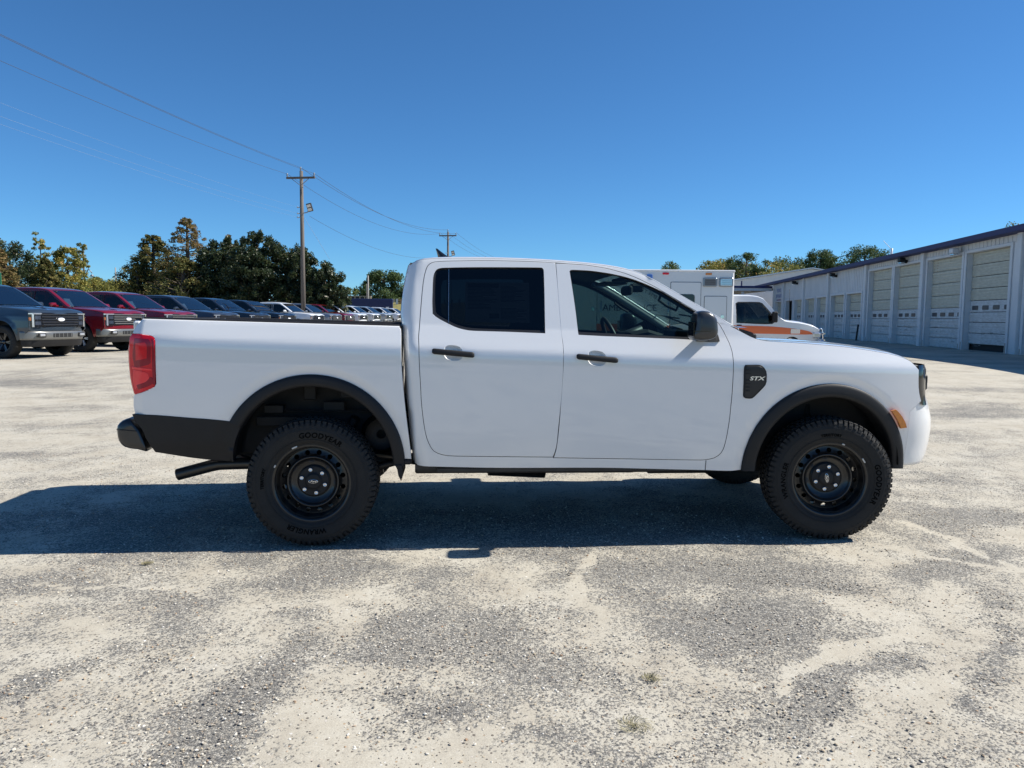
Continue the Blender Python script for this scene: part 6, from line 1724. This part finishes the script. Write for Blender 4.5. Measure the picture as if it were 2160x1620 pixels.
LM = {'magnolia': leaf_mat('magnolia_leaf', [(0, (.012, .020, .009)), (.5, (.030, .046, .018)), (.8, (.055, .062, .026)), (.93, (.10, .075, .035)), (1, (.13, .12, .07))], .42, .4),
      'cypress': leaf_mat('cypress_leaf', [(0, (.045, .050, .018)), (.4, (.095, .085, .030)), (.75, (.16, .115, .045)), (1, (.22, .15, .07))], .8),
      'cypgreen': leaf_mat('cypress_green_leaf', [(0, (.025, .034, .012)), (.5, (.060, .068, .022)), (.85, (.12, .105, .032)), (1, (.19, .15, .05))], .8),
      'yellow': leaf_mat('yellow_leaf', [(0, (.060, .072, .018)), (.5, (.15, .145, .034)), (.85, (.26, .22, .05)), (1, (.32, .19, .07))], .7),
      'pine': leaf_mat('pine_leaf', [(0, (.016, .030, .012)), (.5, (.042, .070, .024)), (.9, (.085, .115, .038)), (1, (.14, .15, .06))], .7),
      'green': leaf_mat('broad_leaf', [(0, (.028, .044, .014)), (.5, (.070, .092, .026)), (.85, (.125, .140, .038)), (1, (.19, .17, .055))], .65)}
M_BARK = pbr('bark', (.13, .105, .085), .95, var=.4, vscale=5)
trng = np.random.default_rng(4)
def leaves(parent, cl, size, mat, flat=0.0, name='crown'):
    """cl: list of (centre, radii, count): leaf faces gathered in clumps"""
    P = []; T = []; S = []; size *= .74
    for c, r, n, tone in cl:
        n = int(n * 1.75)
        u = trng.normal(size=(n, 3)); u /= np.linalg.norm(u, axis=1)[:, None]; rad = trng.random(n) ** .45
        P.append(np.array(c) + u * rad[:, None] * np.array(r)); T.append(np.clip(tone + trng.normal(size=n) * .20 , 0, 1)); S.append(size * (.6 + .8 * trng.random(n)))
    P = np.concatenate(P); T = np.concatenate(T); S = np.concatenate(S)[:, None]; n = len(P)
    a = trng.normal(size=(n, 3)); a[:, 2] *= (1 - flat); a /= np.linalg.norm(a, axis=1)[:, None]
    b = trng.normal(size=(n, 3)); b[:, 2] *= (1 - flat); b -= a * (a * b).sum(1)[:, None]; b /= np.linalg.norm(b, axis=1)[:, None]
    k = .42
    V = np.stack([P - a * S, P - b * S * k, P + a * S, P + b * S * k], 1).reshape(-1, 3)
    F = np.arange(n * 4).reshape(-1, 4)
    return mesh_np(name, V, F, mat, parent, attr={'tone': ('FACE', T)})
def trunk(parent, h, r, limbs, lean=(0, 0), m=None):
    mb = MB(); pts = [(lean[0] * t * t, lean[1] * t * t, h * t) for t in (0, .25, .5, .75, 1)]
    mb.tube(pts, r, 8, radii=[r * 1.25, r, r * .8, r * .55, r * .18])
    for (z, a, L, up) in limbs:
        t = z / h; c = Vector((lean[0] * t * t, lean[1] * t * t, z)); d = Vector((math.cos(a), math.sin(a), up)).normalized()
        r1 = r * (1 - t * .8) * .45
        mb.tube([c, c + d * L * .5 + Vector((0, 0, .05 * L)), c + d * L + Vector((0, 0, .14 * L))], r1, 5, radii=[r1, r1 * .6, r1 * .15])
    mb.build('trunk', m or M_BARK, parent)
rt_ = random.Random(12)
def tree(kind, x, y, h, w, lab, n=5200, leaf=.16, base=.08, seed=None):
    z0 = gz(y) if y < 100 else .5
    names = {'magnolia': 'magnolia_tree', 'cypress': 'cypress_tree', 'cypgreen': 'cypress_tree', 'yellow': 'broadleaf_tree', 'pine': 'pine_tree', 'green': 'broadleaf_tree'}
    e = empty(names[kind], (x, y, z0), 0, lab, 'tree', 'trees around the lot')
    cl = []; limbs = []; rr = rt_
    if kind in ('cypress', 'cypgreen'):
        # pointed crown of drooping tiers on a straight stem
        N = 260
        for i in range(N):
            t = base + (1 - base) * (i / N) ** 1.05; rad = w / 2 * min(1, .10 + 1.18 * (1 - t) ** .85) * rr.uniform(.45, 1.08); a = rr.uniform(0, 2 * PI)
            c = (rad * math.cos(a), rad * math.sin(a), h * t - .12 * rad)
            s = max(.11, w * .085 * (.30 + .95 * (1 - t)) * rr.uniform(.6, 1.3)); cl.append((c, (s * 1.15, s * 1.15, s * .8), int(n / N), .25 + .5 * rr.random() + .15 * (t > .6)))
            if i % 3 == 0: limbs.append((h * t - .1 * rad, a, rad * 1.05, .12))
        trunk(e, h * 1.0, w * .028 + .08, limbs)
        leaves(e, cl, leaf, LM[kind], .45)
    elif kind == 'magnolia':
        N = 150
        for i in range(N):
            t = rr.random(); a = rr.uniform(0, 2 * PI); ph = math.acos(rr.uniform(-.15, 1)); rad = rr.uniform(.78, 1.0) if rr.random() < .8 else rr.uniform(.3, .8)
            zt = math.cos(ph) * rad; c = (w / 2 * math.sin(ph) ** .8 * math.cos(a) * rad, w / 2 * math.sin(ph) ** .8 * math.sin(a) * rad, h * (.42 + .55 * zt) if zt > 0 else h * (.42 + .9 * zt))
            s = w * rr.uniform(.05, .10); cl.append((c, (s, s, s * .85), int(n / N), .20 + .40 * rr.random()))
            if i % 6 == 0: limbs.append((max(.4, c[2] * .55), a, math.hypot(c[0], c[1]) * .9, .6))
        for i in range(14):
            a = rr.uniform(0, 2 * PI); q = rr.uniform(0, .75); cl.append(((w / 2 * q * math.cos(a), w / 2 * q * math.sin(a), h * (.42 + .58 * math.sqrt(1 - q * q)) + rr.uniform(-.1, .25)), (.28, .28, .45), int(n / N * .7), .5))
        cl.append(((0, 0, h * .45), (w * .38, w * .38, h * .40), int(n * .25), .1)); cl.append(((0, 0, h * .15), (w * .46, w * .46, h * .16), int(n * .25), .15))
        trunk(e, h * .85, w * .04, limbs); leaves(e, cl, leaf, LM[kind], .1)
    elif kind == 'pine':
        N = 100
        for i in range(N):
            a = rr.uniform(0, 2 * PI); t = rr.uniform(.10, .98); q = math.sqrt(max(0, 1 - ((t - .45) / .56) ** 2)) * rr.uniform(.4, 1.0)
            c = (w / 2 * q * math.cos(a), w / 2 * q * math.sin(a), h * t - .3); s = w * rr.uniform(.08, .15); cl.append((c, (s, s, s * .7), int(n / N), .25 + .45 * rr.random()))
            limbs.append((h * max(.2, t - .12), a, w / 2 * q, .35))
        trunk(e, h * .95, w * .03 + .06, limbs); leaves(e, cl, leaf, LM[kind], .2)
    else:
        N = 110 if n > 2600 else 40
        for i in range(N):
            a = rr.uniform(0, 2 * PI); t = rr.uniform(.06, .99) ** .9; q = math.sqrt(max(0, 1 - ((t - .45) / .58) ** 2)) * rr.uniform(.35, 1.05)
            c = (w / 2 * q * math.cos(a), w / 2 * q * math.sin(a), h * t - .25); s = w * rr.uniform(.07, .14); cl.append((c, (s, s, s * .8), int(n / N), .2 + .6 * rr.random()))
            if i % 2 == 0: limbs.append((h * max(.12, t * .7), a, w / 2 * q, .7))
        trunk(e, h * .9, w * .028 + .05, limbs); leaves(e, cl, leaf, LM[kind], .0)
    return e
def tp(u0, u1, vtop, Yd):   # pixel span and top to x, width, height
    hz = 671 + ((u0 + u1) / 2 - 1080) * .00865; g = gz(Yd) if Yd < 100 else .5
    return px((u0 + u1) / 2, Yd), (u1 - u0) / 1582.2 * Yd, (hz - vtop) / 1582.2 * Yd + 1.40 - g
def T(kind, u0, u1, v, Yd, lab, n=5200, leaf=.16, base=.08):
    x, w, h = tp(u0, u1, v, Yd); return tree(kind, x, Yd, h, w, lab, n, leaf, base)
T('magnolia', -90, 85, 500, 74, 'dark evergreen tree at the left edge of the picture', 9000, .17)
T('cypress', -60, 72, 528, 66, 'brown cypress standing in front of the dark evergreen at the left edge', 9000, .15)
T('yellow', 70, 118, 486, 80, 'thin bare topped tree with tufts of leaves above the dark evergreen', 1300, .15)
T('cypgreen', 55, 150, 545, 70, 'grey brown cypress between the brown one and the yellow green tree', 8000, .15)
T('yellow', 108, 190, 520, 76, 'yellow green tree with a rounded top left of the gap in the trees', 8000, .15)
T('yellow', 150, 200, 512, 82, 'tall yellow tuft of a tree leaning over the street lamp', 1800, .15)
T('yellow', 175, 240, 583, 88, 'low yellow green tree in the gap behind the poles', 5000, .16)
T('green', 215, 285, 590, 90, 'low mid green tree at the right of the gap', 5500, .16)
T('cypgreen', 238, 420, 500, 70, 'dark green cypress left of the tallest brown cypress', 13000, .15)
T('cypgreen', 258, 330, 560, 66, 'small dark cypress at the foot of the tall ones', 7000, .14)
T('cypress', 318, 484, 464, 67, 'tallest cypress, brown and feathery with its stem showing through', 8500, .13)
T('cypgreen', 290, 490, 545, 62, 'olive brown cypress skirt below the tallest cypress', 9000, .15)
T('cypress', 462, 512, 498, 72, 'brown tree top peeping over the magnolia on its left shoulder', 3000, .14)
T('cypress', 518, 562, 497, 72, 'brown tree top peeping over the magnolia near its crown', 3000, .14)
T('magnolia', 408, 560, 515, 64, 'broad dark magnolia, leftmost and largest of the magnolia group', 17000, .15)
T('magnolia', 478, 628, 502, 62, 'tall dark magnolia at the middle of the group', 17000, .15)
T('magnolia', 590, 682, 530, 61, 'dark magnolia right behind the tall utility pole', 12000, .14)
T('magnolia', 640, 735, 566, 60, 'low dark magnolia at the right end of the group', 11000, .14)
T('green', 715, 765, 606, 118, 'small dull tree in the gap between magnolias and pine', 3500, .2)
T('pine', 752, 868, 572, 128, 'round crowned pine beside the rear of the white cab', 12000, .24)
T('green', 1362, 1451, 553, 95, 'olive tree top showing over the roof line of the ambulance', 6000, .17)
T('yellow', 1443, 1548, 550, 100, 'yellow green tree above the square light of the ambulance', 6000, .18)
T('green', 1489, 1575, 546, 104, 'mid green tree left of the dark pointed one', 5000, .18)
T('pine', 1518, 1617, 531, 100, 'dark dense tree behind the front edge of the ambulance box', 8000, .17)
T('green', 1573, 1666, 546, 112, 'loose green tree behind the white office roof', 5000, .2)
T('yellow', 1567, 1716, 560, 98, 'yellow green tree resting above the sloping white roof', 8000, .18)
T('green', 1604, 1720, 545, 116, 'back row green tree above the sloping white roof', 5500, .2)
T('pine', 1671, 1774, 528, 105, 'dark pine with an open crown at the garage roof', 7000, .18)
T('pine', 1734, 1821, 545, 110, 'lower dark pine between the two taller ones', 5000, .18)
T('pine', 1748, 1879, 518, 104, 'tallest dark pine rising above the blue roof edge', 9000, .18)
T('green', 2084, 2200, 470, 70, 'tree top just showing over the garage roof at the right edge', 2500, .15)
T('green', 40, 190, 556, 79, 'wide green tree filling in between the left edge cypresses and the yellow trees', 9000, .16)
T('yellow', 150, 300, 592, 86, 'long low yellow green tree line piece under the gap in the trees', 9000, .16)
T('cypgreen', 275, 345, 548, 67, 'dark cypress shoulder filling the space left of the dark green cypress', 7000, .15)
T('green', 290, 440, 575, 71, 'wide dark broadleaf tree seen between the tall cypresses', 9000, .17)
T('yellow', 1440, 1640, 556, 122, 'broad yellow green tree behind all the trees right of the ambulance light', 9000, .22)
T('green', 1640, 1800, 548, 124, 'broad green tree behind the pines at the garage roof', 9000, .22)
# far woods that read as one mass
cl = []
for i in range(170):
    x = -190 + 380 * i / 170 + rt_.uniform(-1, 1); hh = 7.5 + 2.0 * rt_.random()
    if -42 < x < -2: hh = 3.6 + rt_.random()
    if x > 40: hh += 4.0
    cl.append(((x, 190 + rt_.uniform(-8, 8), hh * .5), (2.6, 2.5, hh * .5), 420, rt_.random() * .6 + .1))
o = leaves(None, cl, .42, LM['green'], name='far_woods'); tag(o, 'distant line of woods along the horizon', 'woods', kind='stuff')
# dry weed tufts on the lot
wm = pbr('dry_weed', (.27, .24, .13), .9)
for (wx, wy, sc_, n_, lab) in ((.0, 0, 0, 0, ''),):
    pass
for i, (u, v, rad, lab) in enumerate(((0.435, 2.478, .055, 'larger dry weed tuft in the sand at the bottom, right of centre'), (.555, 2.82, .035, 'smaller dry weed tuft just beyond the larger one'), (-2.05, 4.13, .03, 'tiny weed in the shade of the pickup near the left'))):
    mb = MB(); rr = random.Random(i)
    for k in range(150):
        a = rr.uniform(0, 2 * PI); L = rad * rr.uniform(.15, .7); q = rad * 1.0 * rr.random(); bx, by = q * math.cos(a + 1), q * math.sin(a + 1)
        tx, ty = bx + L * math.cos(a), by + L * math.sin(a); zt = rr.uniform(.001, .008); px_, py_ = -math.sin(a) * .0009, math.cos(a) * .0009
        mb.add([(bx - px_, by - py_, .001), (bx + px_, by + py_, .001), ((bx + tx) / 2 + px_, (by + ty) / 2 + py_, zt + .004), ((bx + tx) / 2 - px_, (by + ty) / 2 - py_, zt + .004), (tx, ty, zt)], [(0, 1, 2, 3), (3, 2, 4)])
    o = mb.build('weed_tuft', wm); o.location = (u, v, .004); tag(o, lab, 'weed', 'weed tufts on the lot')
